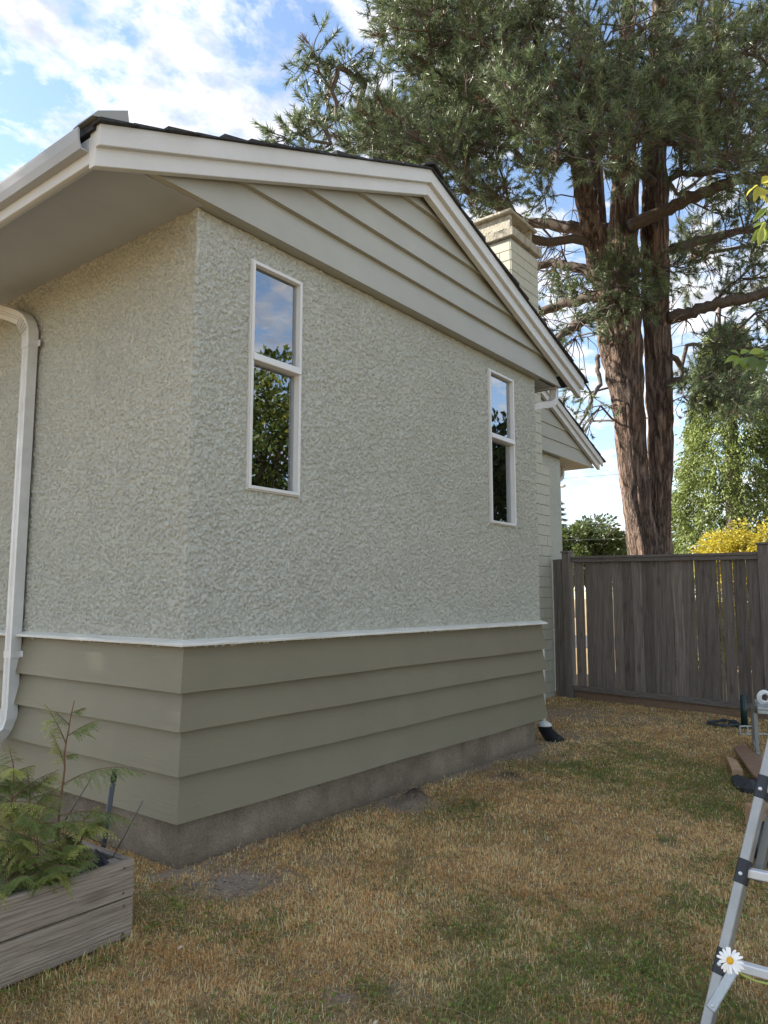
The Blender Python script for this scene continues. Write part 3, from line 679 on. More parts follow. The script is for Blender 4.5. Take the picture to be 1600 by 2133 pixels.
for r_ in range(46):
    z = -0.09 + r_ * CH
    if z + CH > 6.985: break
    xe = CX2 if z + CH < 3.62 else CX1
    off = 0.0 if r_ % 2 else 0.2
    x = CX0 + 0.0
    cuts = [CX0]; xx = CX0 + (0.2 if r_ % 2 else 0.4)
    while xx < xe - 0.08: cuts.append(xx); xx += 0.4
    cuts.append(xe)
    for a, c in zip(cuts[:-1], cuts[1:]):
        if z > 0.05 * 0 - 0.2: put_block((a, CY0 + random.uniform(-0.002, 0.002), z), c - a, CH, 0.02)
    if z > 4.2:   # the sunlit left face, seen above the roof
        cuts = [CY0 + 0.0205]; yy = CY0 + (0.4 if r_ % 2 else 0.2)
        while yy < CY1 - 0.08: cuts.append(yy); yy += 0.4
        cuts.append(CY1)
        for a, c in zip(cuts[:-1], cuts[1:]): put_block((CX0 + random.uniform(-0.002, 0.002), c, z), c - a, CH, 0.02, -math.pi / 2)
m = MB(); zz = 6.97; m.box((CX0 - 0.05, CY0 - 0.06, zz), (CX1 + 0.05, CY1 + 0.06, zz + 0.14)); m.build('crown_course', 'cap_stone', chim, 0.01)
m = MB()
for (x0_, x1_) in ((CX0 + 0.03, CX0 + 0.11), (CX1 - 0.2, CX1 - 0.12)):
    m.hexa([(x0_, CY0 + 0.03, zz + 0.141), (x1_, CY0 + 0.03, zz + 0.141), (x1_, CY1 - 0.1, zz + 0.141), (x0_, CY1 - 0.1, zz + 0.141), (x0_ + 0.02, CY0 + 0.03, zz + 0.40), (x1_, CY0 + 0.03, zz + 0.40), (x1_, CY1 - 0.12, zz + 0.40), (x0_ + 0.02, CY1 - 0.12, zz + 0.40)])
m.box((CX0 + 0.1105, CY0 + 0.05, zz + 0.141), (CX1 - 0.2005, CY0 + 0.10, zz + 0.24)); m.build('cap_support', 'cap_stone', chim, 0.008)
m = MB(); m.box((CX0 - 0.03, CY0 - 0.02, zz + 0.401), (CX1 - 0.02, CY1 - 0.05, zz + 0.455)); m.build('cap_slab', 'cap_stone', chim, 0.012)

# ------------------------------------------------------------------ far wing of the house
WX0, WX1, WY = 6.3, 9.10, 1.75
def rake2(x): return 4.06 + 0.393 * (10.45 - x) if x > 7.0 else 4.06 + 0.393 * (10.45 - 14.0 + x)
wing = bpy.data.objects.new('wing', None); COL.objects.link(wing); wing.parent = house
m = MB(); m.box((W + 0.005, WY, -0.2), (WX1, WY + 0.16, 3.88)); m.box((WX1 - 0.16, WY + 0.16, -0.2), (WX1, 8, 3.88)); m.build('wing_wall', 'stucco', wing)
for i, (zb, zt) in enumerate(((3.88, 4.13), (4.12, 4.37), (4.36, 4.61), (4.60, 4.85), (4.84, 5.09))):
    xe = 10.45 - (zb - 4.06 + 0.17) / 0.393; xt = 10.45 - (zt - 4.06 + 0.17) / 0.393
    if i == 0: xe = 10.32
    P = [(7.0, WY - 0.125, zb), (xe, WY - 0.125, zb), (min(xt, 10.32), WY - 0.105, zt), (7.0, WY - 0.105, zt), (7.0, WY - 0.06, zb), (xe, WY - 0.06, zb), (min(xt, 10.32), WY - 0.06, zt), (7.0, WY - 0.06, zt)]
    mm = MB(); mm.add(P, [(0, 1, 2, 3), (5, 4, 7, 6), (1, 0, 4, 5), (2, 1, 5, 6), (3, 2, 6, 7), (0, 3, 7, 4)]); mm.build('gable_board', 'gable_paint', wing)
m = MB(); m.box((WX1, WY - 0.06, 3.885), (10.3, 8, 3.9)); m.box((7.9, WY - 0.059, 3.885), (WX1, WY - 0.001, 3.9)); m.build('soffit', 'soffit_dark', wing)
rake_board(7.0, 10.50, 0.0, 0.115, WY - 0.225, WY - 0.19, 'bargeboard', wing, rake2); rake_board(7.0, 10.42, 0.022, 0.195, WY - 0.19, WY - 0.135, 'bargeboard', wing, rake2)
m = MB(); m.hexa(slab(7.0, 10.52, rake2, WY - 0.19, 8, 0.02, -0.021)); m.hexa(slab(4.7, 7.0, rake2, WY - 0.19, 8, 0.02, -0.021)); m.add([(4.7, WY - 0.05, 3.9), (9.1, WY - 0.05, 3.9), (7.0, WY - 0.05, 5.38), (4.7, WY, 3.9), (9.1, WY, 3.9), (7.0, WY, 5.38)], [(0, 1, 2), (5, 4, 3), (0, 3, 4, 1), (1, 4, 5, 2), (2, 5, 3, 0)]); wroof = m.build('roof', 'shingle', wing)
courses(10.58, 7.0, rake2, WY - 0.25, 8, wroof, 14)
spout([(9.95, WY + 0.35, 3.90), (9.95, WY + 0.35, 3.78), (9.92, WY + 0.345, 3.70), (9.80, WY + 0.33, 3.65), (9.45, WY + 0.28, 3.53), (9.16, WY + 0.24, 3.45), (9.15, WY + .24, 3.3)], 'downspout', wing, 0.036, 0.036)

# ------------------------------------------------------------------ fence
FA = np.array([8.085, 1.14, 0.0]); FB = np.array([7.685, -1.50, 0.0]); FD = (FB - FA) / np.linalg.norm(FB - FA); FN = np.array([-FD[1], FD[0], 0.0])
if FN @ (CAM - FA) < 0: FN = -FN        # towards the camera
fence = empty('fence', 'weathered grey board fence with thin gaps between vertical planks', 'fence', loc=FA)
fence_off = FA
def fbox(mb, s0, s1, n0, n1, za0, za1, zb0=None, zb1=None):
    """box along the fence: s along, n towards camera, z at start and end"""
    zb0 = za0 if zb0 is None else zb0; zb1 = za1 if zb1 is None else zb1
    def pt(s_, n_, z_): return FD * s_ + FN * n_ + np.array([0, 0, z_])
    return mb.hexa([pt(s0, n0, za0), pt(s1, n0, zb0), pt(s1, n1, zb0), pt(s0, n1, za0), pt(s0, n0, za1), pt(s1, n0, zb1), pt(s1, n1, zb1), pt(s0, n1, za1)])
FL = 2.60
gaps = {0: 0.024, 3: 0.009, 5: 0.006, 9: 0.009, 10: 0.006, 11: 0.007, 13: 0.011, 14: 0.015, 15: 0.012, 16: 0.011, 17: 0.011}
wd = [0.168, 0.125, 0.175, 0.168, 0.155, 0.16, 0.165, 0.16, 0.14, 0.165, 0.155, 0.165, 0.15, 0.165, 0.03, 0.155, 0.165, 0.16]
s_ = 0.04
for i in range(18):
    w_ = wd[i] * 0.935; zb = 0.11 + 0.0 * s_; jn = random.uniform(-0.003, 0.003); lean = random.uniform(-0.004, 0.006)
    c0 = s_; c1 = s_ + w_
    m = MB(); P = []
    for (ss, zz) in ((c0, 0.12), (c1, 0.12), (c1 + lean, 2.09), (c0 + lean, 2.09)):
        P.append((ss, zz))
    lo = [FD * a + FN * (0.0 + jn) + np.array([0, 0, z]) for a, z in P]; hi = [FD * a + FN * (0.013 + jn) + np.array([0, 0, z]) for a, z in P]
    m.hexa([lo[0], lo[1], hi[1], hi[0], lo[3], lo[2], hi[2], hi[3]]); m.build('board', 'fence_wood', fence, 0.002)
    s_ = c1 + gaps.get(i, 0.0015)
FEND = s_
m = MB(); fbox(m, 0.02, FEND + 0.02, -0.025, 0.065, 2.10, 2.135, 2.045, 2.08); m.build('cap_rail', 'rail_wood', fence, 0.004)
m = MB(); fbox(m, 0.02, FEND + 0.01, 0.0225, 0.055, 2.045, 2.0985, 1.99, 2.0435); m.build('top_rail', 'rail_wood', fence, 0.003)
m = MB(); fbox(m, 0.0, FEND + 0.02, 0.024, 0.075, 0.125, 0.20, 0.105, 0.18); m.build('bottom_rail', 'rail_wood', fence, 0.004)
m = MB(); fbox(m, 0.0, FEND + 0.05, 0.0, 0.04, -0.05, 0.124, -0.05, 0.104); m.build('kick_board', 'kick_wood', fence, 0.004)
def post(s0, wid, h, name='post'):
    m = MB(); fbox(m, s0, s0 + wid, -0.045, 0.085, -0.1, h); m.build(name, 'post_wood', fence, 0.006)
    m = MB(); fbox(m, s0 - 0.012, s0 + wid + 0.012, -0.058, 0.098, h + 0.001, h + 0.03); m.build('post_cap', 'rail_wood', fence, 0.004)
post(-0.135, 0.125, 2.19); post(FEND + 0.012, 0.135, 2.17)
for k, (a, c) in enumerate(((-0.245, -0.14), (-0.335, -0.25))):
    m = MB(); fbox(m, a, c, 0.03 - 0.03 * k, 0.055 - 0.03 * k, -0.02, 2.10); m.build('board', 'post_wood', fence, 0.002)
# next bay beyond the right post, with a latch
g0 = FEND + 0.155
for k in range(3):
    m = MB(); fbox(m, g0 + k * 0.17, g0 + k * 0.17 + 0.155, 0.0, 0.02, 0.1, 1.78); m.build('board', 'kick_wood' if k == 0 else 'fence_wood', fence, 0.002)
m = MB(); fbox(m, g0 - 0.005, g0 + 0.55, 0.021, 0.09, 1.60, 1.69); m.build('gate_rail', 'rail_wood', fence, 0.004)
m = MB(); fbox(m, g0 - 0.03, g0 + 0.12, 0.091, 0.12, 1.13, 1.19); fbox(m, g0 - 0.03, g0 + 0.03, 0.1205, 0.15, 1.14, 1.18); m.build('latch', 'black_plastic', fence, 0.008)

# ------------------------------------------------------------------ planter box
PX1, PY0, PY1, PZ = -0.648, -0.543, 0.02, 0.342
PX0 = -2.35
pl = empty('planter_box', 'weathered grey timber planter box full of cedar seedlings', 'planter', loc=(PX1, PY0, 0))
def pbox(n_, a, b_, mat, bev=0.006):
    m = MB(); m.box(a, b_); o = m.build(n_, mat, None, bev); o.parent = pl; o.matrix_parent_inverse = Matrix.Translation(-pl.location); return o
pbox('board', (PX0, PY0, 0.185), (PX1, PY0 + 0.036, PZ), 'planter_wood'); pbox('board', (PX0, PY0 + 0.001, 0.012), (PX1, PY0 + 0.036, 0.180), 'planter_wood')
pbox('board', (PX0, PY1 - 0.036, 0.185), (PX1, PY1, PZ), 'planter_wood'); pbox('board', (PX0, PY1 - 0.036, 0.012), (PX1, PY1, 0.180), 'planter_wood')
pbox('end_board', (PX1 - 0.036, PY0 + 0.037, 0.185), (PX1 + 0.004, PY1 - 0.037, PZ - 0.002), 'planter_end'); pbox('end_board', (PX1 - 0.036, PY0 + 0.037, 0.012), (PX1 + 0.004, PY1 - 0.037, 0.180), 'planter_end')
pbox('end_board', (PX0, PY0 + 0.037, 0.012), (PX0 + 0.036, PY1 - 0.037, PZ - 0.002), 'planter_end')
pbox('corner_post', (PX1 - 0.105, PY0 + 0.0365, 0.03), (PX1 - 0.037, PY0 + 0.105, PZ - 0.006), 'planter_end')
pbox('soil', (PX0 + 0.037, PY0 + 0.04, 0.05), (PX1 - 0.037, PY1 - 0.04, 0.19), 'soil', 0)
for (x_, z_) in ((PX1 - 0.055, 0.315), (PX1 - 0.055, 0.21), (PX1 - 0.05, 0.155), (PX1 - 0.05, 0.04)):
    m = MB(); m.tube([(x_, PY0 - 0.0015, z_), (x_, PY0 + 0.004, z_)], 0.006, 8); o = m.build('screw', 'wire_metal', None); o.parent = pl; o.matrix_parent_inverse = Matrix.Translation(-pl.location)

# black nursery pot lying in the planter
m = MB(); c0 = np.array([-0.80, -0.38, 0.20]); ax = unit(np.array([0.55, -0.15, 0.42]))
prof = [(0.0, 0.075), (0.02, 0.082), (0.12, 0.095), (0.13, 0.108), (0.15, 0.108), (0.15, 0.100), (0.12, 0.088), (0.02, 0.074)]
m.tube([c0 + ax * a for a, r in prof], [r for a, r in prof], 24, cap=True); pot = m.build('nursery_pot', 'rubber_black', None, smooth=True)
tag(pot, 'black plastic nursery pot tipped over inside the planter box', 'pot')

# grey riser pipe by the wall
rp = empty('riser_pipe', 'thin grey irrigation riser pipe standing behind the planter box', 'pipe', loc=(-0.30, 0.22, 0))
def rel(mb, name, mat, root, **k):
    o = mb.build(name, mat, None, **k); o.parent = root; o.matrix_parent_inverse = Matrix.Translation(-root.location); return o
tA = at(214, 1775, 3.98); tB = at(236, 1625, 3.98); dv = unit(tB - tA); tG = tA - dv * (tA[2] + 0.03) / dv[2]
m = MB(); m.tube([tG, tB], 0.0135, 14); rel(m, 'pipe', 'grey_pipe', rp, smooth=True)
m = MB(); m.tube([tB - dv * 0.005, tB + dv * 0.03, tB + dv * 0.031, tB + dv * 0.055], [0.0165, 0.0165, 0.0125, 0.0125], 14); rel(m, 'threaded_cap', 'black_plastic', rp, smooth=False)

# wire plant support
ws = empty('wire_support', 'thin rusty wire plant support leaning out of the planter box', 'plant support', loc=(-0.8, -0.4, 0.2))
for (pa, pb) in (((298, 1668), (226, 1802)), ((191, 1619), (122, 1730)), ((160, 1733), (246, 1769))):
    d_ = 3.35; a_ = at(*pa, d_); c_ = at(*pb, d_); m = MB(); m.tube([a_, (a_ + c_) / 2 + np.array([0, 0, -0.004]), c_], 0.0026, 6); rel(m, 'wire', 'wire_metal', ws, smooth=True)

# ------------------------------------------------------------------ cedar seedlings in the planter
def frond(base, d0, length, seed, droop=1.5, width=0.40):
    r = np.random.default_rng(seed); n = 16; d = unit(np.array(d0, float)); p = np.array(base, float)
    side = unit(np.cross(d, [0, 0, 1.0]) + 1e-6); axis = [p.copy()]; V, Fc, C = [], [], []
    step = length / n
    if length < 0.21: width = 0.75
    tone = r.uniform(0.75, 1.3); base_c = np.array([0.19, 0.235, 0.066]) * tone
    if r.random() < 0.3: base_c = np.array([0.36, 0.37, 0.10]) * r.uniform(0.8, 1.2)
    for i in range(n):
        d = unit(d + np.array([0, 0, -droop * step * (1 + i / n * 1.5)])); p = p + d * step; axis.append(p.copy())
        u = (i + 1) / n
        if u < 0.12: continue
        L = length * width * (1 - u) ** 0.75 * (0.35 + min(1.0, u * 3.0) * 0.65) * r.uniform(0.75, 1.2) + 0.01
        for sgn in (-1, 1):
            dd_ = unit(d * 0.75 + side * sgn * 0.62 + np.array([0, 0, r.uniform(-0.75, -0.1)])); q_ = p.copy(); m_ = max(3, int(L / 0.011)); st = L / m_
            for k in range(m_):
                dd_ = unit(dd_ + np.array([0, 0, -2.0 * st * 3])); q2 = q_ + dd_ * st; sd = unit(np.cross(dd_, [0, 0, 1.0]) + 1e-6)
                w_ = 0.0018
                o = len(V); V += [q_ - sd * w_, q_ + sd * w_, q2]; Fc.append((o, o + 1, o + 2)); C += [base_c * r.uniform(0.8, 1.2)] * 3
                l2 = min(0.024, L * 0.30) * (1 - k / m_ * 0.7) * r.uniform(0.7, 1.2)
                for s2 in (-1, 1):
                    e2 = unit(dd_ * 0.85 + sd * s2 * 0.75 + np.array([0, 0, -0.3])); tp = q_ + e2 * l2 * 1.25; nn_ = unit(np.cross(e2, [0, 0, 1.0]) + 1e-6)
                    o = len(V); V += [q_ - nn_ * 0.0022, q_ + e2 * l2 * 0.5 + nn_ * 0.0021, tp, q_ + e2 * l2 * 0.5 - nn_ * 0.0021]; Fc += [(o, o + 1, o + 2), (o, o + 2, o + 3)]; C += [base_c * r.uniform(0.75, 1.35)] * 4
                q_ = q2
    return axis, V, Fc, C
def seedling(name_label, stem_pts, fronds, rad=0.005):
    root = empty('cedar_seedling', name_label, 'seedling', 'cedar seedlings in the planter box', loc=stem_pts[0])
    m = MB(); m.tube(stem_pts, list(np.linspace(rad, rad * 0.35, len(stem_pts))), 7); rel(m, 'stem', 'stem_red', root, smooth=True)
    V, Fc, C = [], [], []; tw = MB()
    for (base, d0, L, sd_) in fronds:
        axis, v, f, c = frond(base, d0, L, sd_); o = len(V); V += v; Fc += [tuple(i + o for i in t) for t in f]; C += c
        tw.tube(axis, list(np.linspace(0.0028, 0.0008, len(axis))), 5)
    rel(tw, 'twigs', 'stem_red', root, smooth=True)
    o = mesh_np('foliage', np.array(V), np.array(Fc), 'cedar_leaf', None, np.array(C)); o.parent = root; o.matrix_parent_inverse = Matrix.Translation(-root.location)
    return root
def auto_seedling(label, px, py_base, py_top, d_, n, seed, lean=0.0, Lr=(0.14, 0.26)):
    r = np.random.default_rng(seed); a_ = at(px, py_base, d_); a_[2] = max(a_[2], 0.16); t_ = at(px + lean, py_top, d_)
    ks = np.linspace(0, 1, 9); pts = [a_ * (1 - k) + t_ * k + np.array([math.sin(k * 7 + seed) * 0.008, math.cos(k * 5 + seed) * 0.008, 0]) for k in ks]
    fr = []
    for i in range(n):
        k = r.uniform(0.05, 0.95); b_ = a_ * (1 - k) + t_ * k; az = r.uniform(0, 2 * math.pi)
        fr.append((b_, np.array([math.cos(az), math.sin(az), r.uniform(0.25, 0.9)]), r.uniform(*Lr) * (1.15 - 0.55 * k), seed * 100 + i))
    seedling(label, pts, fr, 0.0055)
# the tall one with clear arching sprays, traced from its place in the box
dT = 3.30
stem = [at(121, 1745, dT), at(123, 1690, dT), at(130, 1640, dT), at(135, 1600, dT), at(134, 1575, dT), at(138, 1545, dT), at(143, 1520, dT), at(148, 1490, dT), at(155, 1460, dT)]
stem[0][2] = min(stem[0][2], 0.2)
def dirpx(a_, c_, dd_=0.0): return at(c_[0], c_[1], dT + dd_) - at(a_[0], a_[1], dT)
fr = [(at(131, 1634, dT), dirpx((131, 1634), (215, 1580)), 0.40, 1), (at(137, 1548, dT), dirpx((137, 1548), (118, 1500)) , 0.20, 2), (at(134, 1590, dT), dirpx((134, 1590), (122, 1555)), 0.15, 3), (at(137, 1575, dT), dirpx((137, 1575), (155, 1570), .05), 0.07, 4),
      (at(143, 1532, dT), dirpx((143, 1532), (180, 1505)), 0.15, 5), (at(146, 1512, dT), dirpx((146, 1512), (130, 1494)), 0.09, 6), (at(150, 1485, dT), dirpx((150, 1485), (172, 1474)), 0.06, 7), (at(124, 1700, dT), dirpx((124, 1700), (215, 1670)), 0.36, 8),
      (at(125, 1715, dT), dirpx((125, 1715), (220, 1690), -.08), 0.34, 9), (at(123, 1690, dT), dirpx((123, 1690), (40, 1650), -.1), 0.3, 10), (at(122, 1720, dT), dirpx((122, 1720), (80, 1690), -.2), 0.3, 11), (at(122, 1735, dT), dirpx((122, 1735), (190, 1745), -.15), 0.28, 12), (at(128, 1660, dT), dirpx((128, 1660), (70, 1640), .1), 0.22, 13)]
seedling('tallest cedar seedling in the planter, bare red stem with arching sprays', stem, fr, 0.006)
auto_seedling('bushy cedar seedling at the left edge of the photo in the planter', 22, 1790, 1585, 3.25, 18, 21, 6)
auto_seedling('dark cedar seedling behind, left of the tallest one in the planter', 66, 1765, 1600, 3.45, 15, 22, -8)
auto_seedling('low pale tipped cedar seedling right of the tallest stem in the planter', 168, 1775, 1700, 3.28, 10, 23, 8, (0.10, 0.2))
auto_seedling('low dense cedar seedling against the front board of the planter', 75, 1860, 1690, 3.05, 18, 24, 4)
auto_seedling('spreading cedar seedling in front of the tallest one, near the pot', 130, 1840, 1720, 3.12, 14, 25, -5, (0.12, 0.22))
auto_seedling('lowest dark cedar seedling at the bottom left of the planter', 15, 1880, 1740, 3.0, 15, 26, 3)

# ------------------------------------------------------------------ pine
pine = empty('pine_tree', 'huge double trunked pine towering behind the fence', 'tree', loc=at(1356, 1400, 15.0))
DP = 15.0
def pxpath(l, d_=DP): return [at(x, y, d_ + (t[0] if t else 0)) for (x, y, r_, *t) in l], [r_ / F_PX * d_ for (x, y, r_, *t) in l]
TR = {}
TR['L'] = [(1362, 1420, 60), (1360, 1300, 54), (1355, 1180, 43), (1345, 1140, 38), (1331, 1090, 31), (1320, 1000, 29), (1314, 900, 32), (1304, 800, 35), (1293, 720, 43), (1290, 660, 46), (1292, 610, 40), (1298, 500, 30), (1300, 400, 27), (1300, 300, 23), (1298, 200, 19), (1305, 100, 16), (1310, 0, 13), (1312, -150, 9), (1315, -350, 5)]
TR['R'] = [(1380, 1420, 50, .25), (1378, 1300, 46, .25), (1372, 1180, 32, .25), (1370, 1100, 25, .2), (1375, 1000, 26, .2), (1377, 900, 27, .2), (1373, 800, 27, .2), (1370, 700, 27, .2), (1366, 600, 29, .2), (1364, 500, 28, .2), (1363, 400, 26, .2), (1362, 300, 23, .2), (1365, 200, 20, .2), (1370, 100, 17, .2), (1375, 0, 14, .2), (1380, -150, 9, .2), (1385, -380, 5, .2)]
TR['A'] = [(1280, 650, 30, -.1), (1262, 590, 26, -.3), (1236, 500, 22, -.5), (1216, 400, 20, -.7), (1205, 330, 17, -.8), (1190, 250, 13, -.8), (1160, 180, 10, -.9), (1120, 90, 7, -1)]
TR['B'] = [(1275, 640, 26, .3), (1256, 580, 22, .6), (1248, 500, 20, .9), (1244, 420, 18, 1.0), (1240, 330, 15, 1.1), (1236, 220, 12, 1.2), (1230, 100, 8, 1.2)]
def bark_tube(pts, rad, seg=44, step=0.07):
    pts = np.array(pts); rad = np.array(rad); L = np.r_[0, np.cumsum(np.linalg.norm(np.diff(pts, axis=0), axis=1))]
    s_ = np.arange(0, L[-1], step)
    # smooth (Catmull-like) by interpolating and blurring
    P = np.c_[[np.interp(s_, L, pts[:, k]) for k in range(3)]].T; R_ = np.interp(s_, L, rad)
    k = np.ones(9) / 9
    for c in range(3): P[:, c] = np.convolve(np.pad(P[:, c], 4, mode='edge'), k, 'valid')
    a = np.linspace(0, 2 * math.pi, seg, endpoint=False)
    u = np.array([RGT]); w = np.array([FWD])
    V = P[:, None, :] + (np.cos(a)[None, :, None] * RGT + np.sin(a)[None, :, None] * FWD) * R_[:, None, None]
    q_ = np.stack([np.repeat(np.cos(a)[None], len(s_), 0) * R_[:, None] * 9, np.repeat(np.sin(a)[None], len(s_), 0) * R_[:, None] * 9, np.repeat(s_[:, None], seg, 1) * 1.3], -1).reshape(-1, 3)
    n_ = np.abs(fbm(q_, 3, 31) - 0.5) * 2; lump = fbm(q_ * 0.22, 2, 41) - 0.5
    disp = (n_.reshape(len(s_), seg) * 0.11 - 0.03) * np.clip(R_[:, None] / 0.33, 0.2, 1) + lump.reshape(len(s_), seg) * 0.25 * R_[:, None]
    V = V + (np.cos(a)[None, :, None] * RGT + np.sin(a)[None, :, None] * FWD) * disp[:, :, None]
    n = len(s_); ii, jj = np.meshgrid(np.arange(n - 1), np.arange(seg), indexing='ij'); j2 = (jj + 1) % seg
    Fq = np.stack([ii * seg + jj, ii * seg + j2, (ii + 1) * seg + j2, (ii + 1) * seg + jj], -1).reshape(-1, 4)
    return V.reshape(-1, 3), Fq, P, R_
NODES = []; NRAD = []; PAR = []; TRUNKN = 0
trunkP = []
for k in ('L', 'R', 'A', 'B'):
    p_, r_ = pxpath(TR[k]); V, Fq, P, R_ = bark_tube(p_, r_)
    o = mesh_np('trunk', V, Fq, 'bark', None, None, 4, True); o.parent = pine; o.matrix_parent_inverse = Matrix.Translation(-pine.location)
    for q_, rr_ in zip(P[::5], R_[::5]):
        if q_[2] > 4.5: trunkP.append(q_); NODES.append(q_); NRAD.append(rr_); PAR.append(-1)
NT0 = len(NODES)
rp_ = np.random.default_rng(99)
# branch hubs: (x, y, rx, ry, count, depth from, depth to, leafy)
HUBS = [(905, 75, 75, 90, 22, -3.5, 0.5, 1), (980, 130, 110, 120, 28, -3.5, 2, 1), (1060, 90, 140, 130, 34, -3, 2.5, 1), (1190, 150, 130, 150, 30, -3, 3, 1), (1300, 130, 120, 150, 18, -3.5, 3, 1), (1440, 130, 140, 150, 32, -3.5, 3, 1), (1560, 200, 110, 200, 22, -3, 3, 1),
        (825, 290, 70, 35, 13, -4, 0, 1), (900, 285, 100, 65, 20, -4, 1, 1), (1000, 280, 120, 90, 28, -4, 2, 1), (1120, 270, 110, 85, 20, -4, 1, 1), (1210, 240, 90, 90, 14, -4, -1, 1), (1320, 250, 110, 70, 14, -4, -1.5, 1), (1450, 260, 120, 90, 16, -4, 1, 1), (1010, 390, 90, 40, 6, -3, 2, 1),
        (1500, 330, 110, 60, 10, -3, 2, 1), (1120, 400, 70, 50, 3, -2, 2, 1), (1530, 480, 100, 70, 12, -2, 3, 1), (1450, 540, 60, 60, 6, 0, 3, 1), (1560, 620, 70, 60, 8, -1, 3, 1), (1540, 730, 80, 45, 16, -2, 2, 3), (1490, 800, 60, 35, 14, -2, 1, 3), (1560, 830, 55, 30, 12, -2, 2, 3),
        (1170, 640, 50, 60, 3, -1, 2, 1), (1200, 830, 50, 60, 4, -1, 1, 2), (1260, 860, 30, 50, 3, -1, 1, 2), (1420, 790, 20, 60, 3, 0, 1, 2), (1300, 600, 60, 30, 6, -1.2, -.6, 1), (1370, 580, 40, 40, 4, -1, -.5, 1),
        (1100, 520, 80, 80, 14, -1, 3, 0), (1180, 520, 60, 120, 12, -1, 3, 0), (1170, 700, 60, 80, 8, -1, 2, 0), (1480, 450, 90, 90, 10, 0, 3, 0), (1480, 680, 80, 60, 8, -1, 2, 0), (1020, 430, 70, 60, 8, 0, 3, 0),
        (1000, -130, 130, 110, 14, -3, 3, 1), (1150, -200, 200, 200, 22, -3, 3, 1), (1420, -200, 220, 220, 22, -3, 3, 1), (1700, 50, 110, 280, 20, -3, 3, 1), (1720, 550, 120, 250, 14, -3, 3, 1)]
hub = []
for (x, y, rx, ry, n, d0, d1, lf) in HUBS:
    for _ in range(n):
        a = rp_.uniform(0, 2 * math.pi); r_ = math.sqrt(rp_.uniform(0, 1)); hub.append((at(x + rx * r_ * math.cos(a), y + ry * r_ * math.sin(a), DP + rp_.uniform(d0, d1)), lf))
for (x, y, d_) in [(690, 190, -3.6), (665, 150, -3.8), (655, 110, -4), (705, 140, -3.7), (740, 160, -3.4), (730, 190, -3.3), (760, 175, -3.2), (700, 245, -3.5), (660, 250, -3.8), (625, 280, -4.2), (600, 290, -4.3), (645, 292, -4.2), (690, 300, -4), (830, 60, -3), (825, 15, -3)]:
    hub.append((at(x, y, DP + d_), 3))
tc_ = np.array(trunkP)
hub.sort(key=lambda h: np.min(np.linalg.norm(tc_ - h[0], axis=1)))
HIDX = []
for h, lf in hub:
    N = np.array(NODES); dv = h - N; dist = np.linalg.norm(dv, axis=1)
    # prefer nodes lower than the hub and nearer the trunk, so that limbs rise outwards
    cost = dist + np.maximum(0, N[:, 2] - h[2]) * 0.8
    cost[:NT0] *= 0.93
    j = int(np.argmin(cost)); L = dist[j]; n = max(2, int(L / 0.35)); prev = j; p0 = N[j]
    lat = rp_.normal(0, 1, 3) * 0.07 * L
    for k in range(1, n + 1):
        t = k / n; p = p0 + (h - p0) * t + lat * math.sin(math.pi * t) + np.array([0, 0, 0.05 * L * math.sin(math.pi * t)]) * (1 if t < 1 else 0) + rp_.normal(0, 0.018, 3) * (t < 1)
        NODES.append(p); NRAD.append(0.0); PAR.append(prev); prev = len(NODES) - 1
    HIDX.append((prev, lf))
NODES = np.array(NODES)
load = np.zeros(len(NODES))
for i, lf in HIDX: load[i] += 1.0 if lf else 0.35
for i in range(len(NODES) - 1, NT0 - 1, -1):
    if PAR[i] >= 0: load[PAR[i]] += load[i]
br = MB(); done = set()
childs = {}
for i in range(NT0, len(NODES)): childs.setdefault(PAR[i], []).append(i)
def rad_of(i): return 0.0145 * max(load[i], 0.3) ** 0.47
starts = [(PAR[i], i) for i in range(NT0, len(NODES)) if PAR[i] < NT0]
while starts:
    a, i = starts.pop(); pts = [NODES[a]]; rs = [rad_of(i)]
    while True:
        pts.append(NODES[i]); rs.append(rad_of(i)); ch = childs.get(i, [])
        if not ch: rs[-1] *= 0.5; break
        ch = sorted(ch, key=lambda c: -load[c])
        for c in ch[1:]: starts.append((i, c))
        i = ch[0]
    br.tube(pts, rs, 7, cap=False)
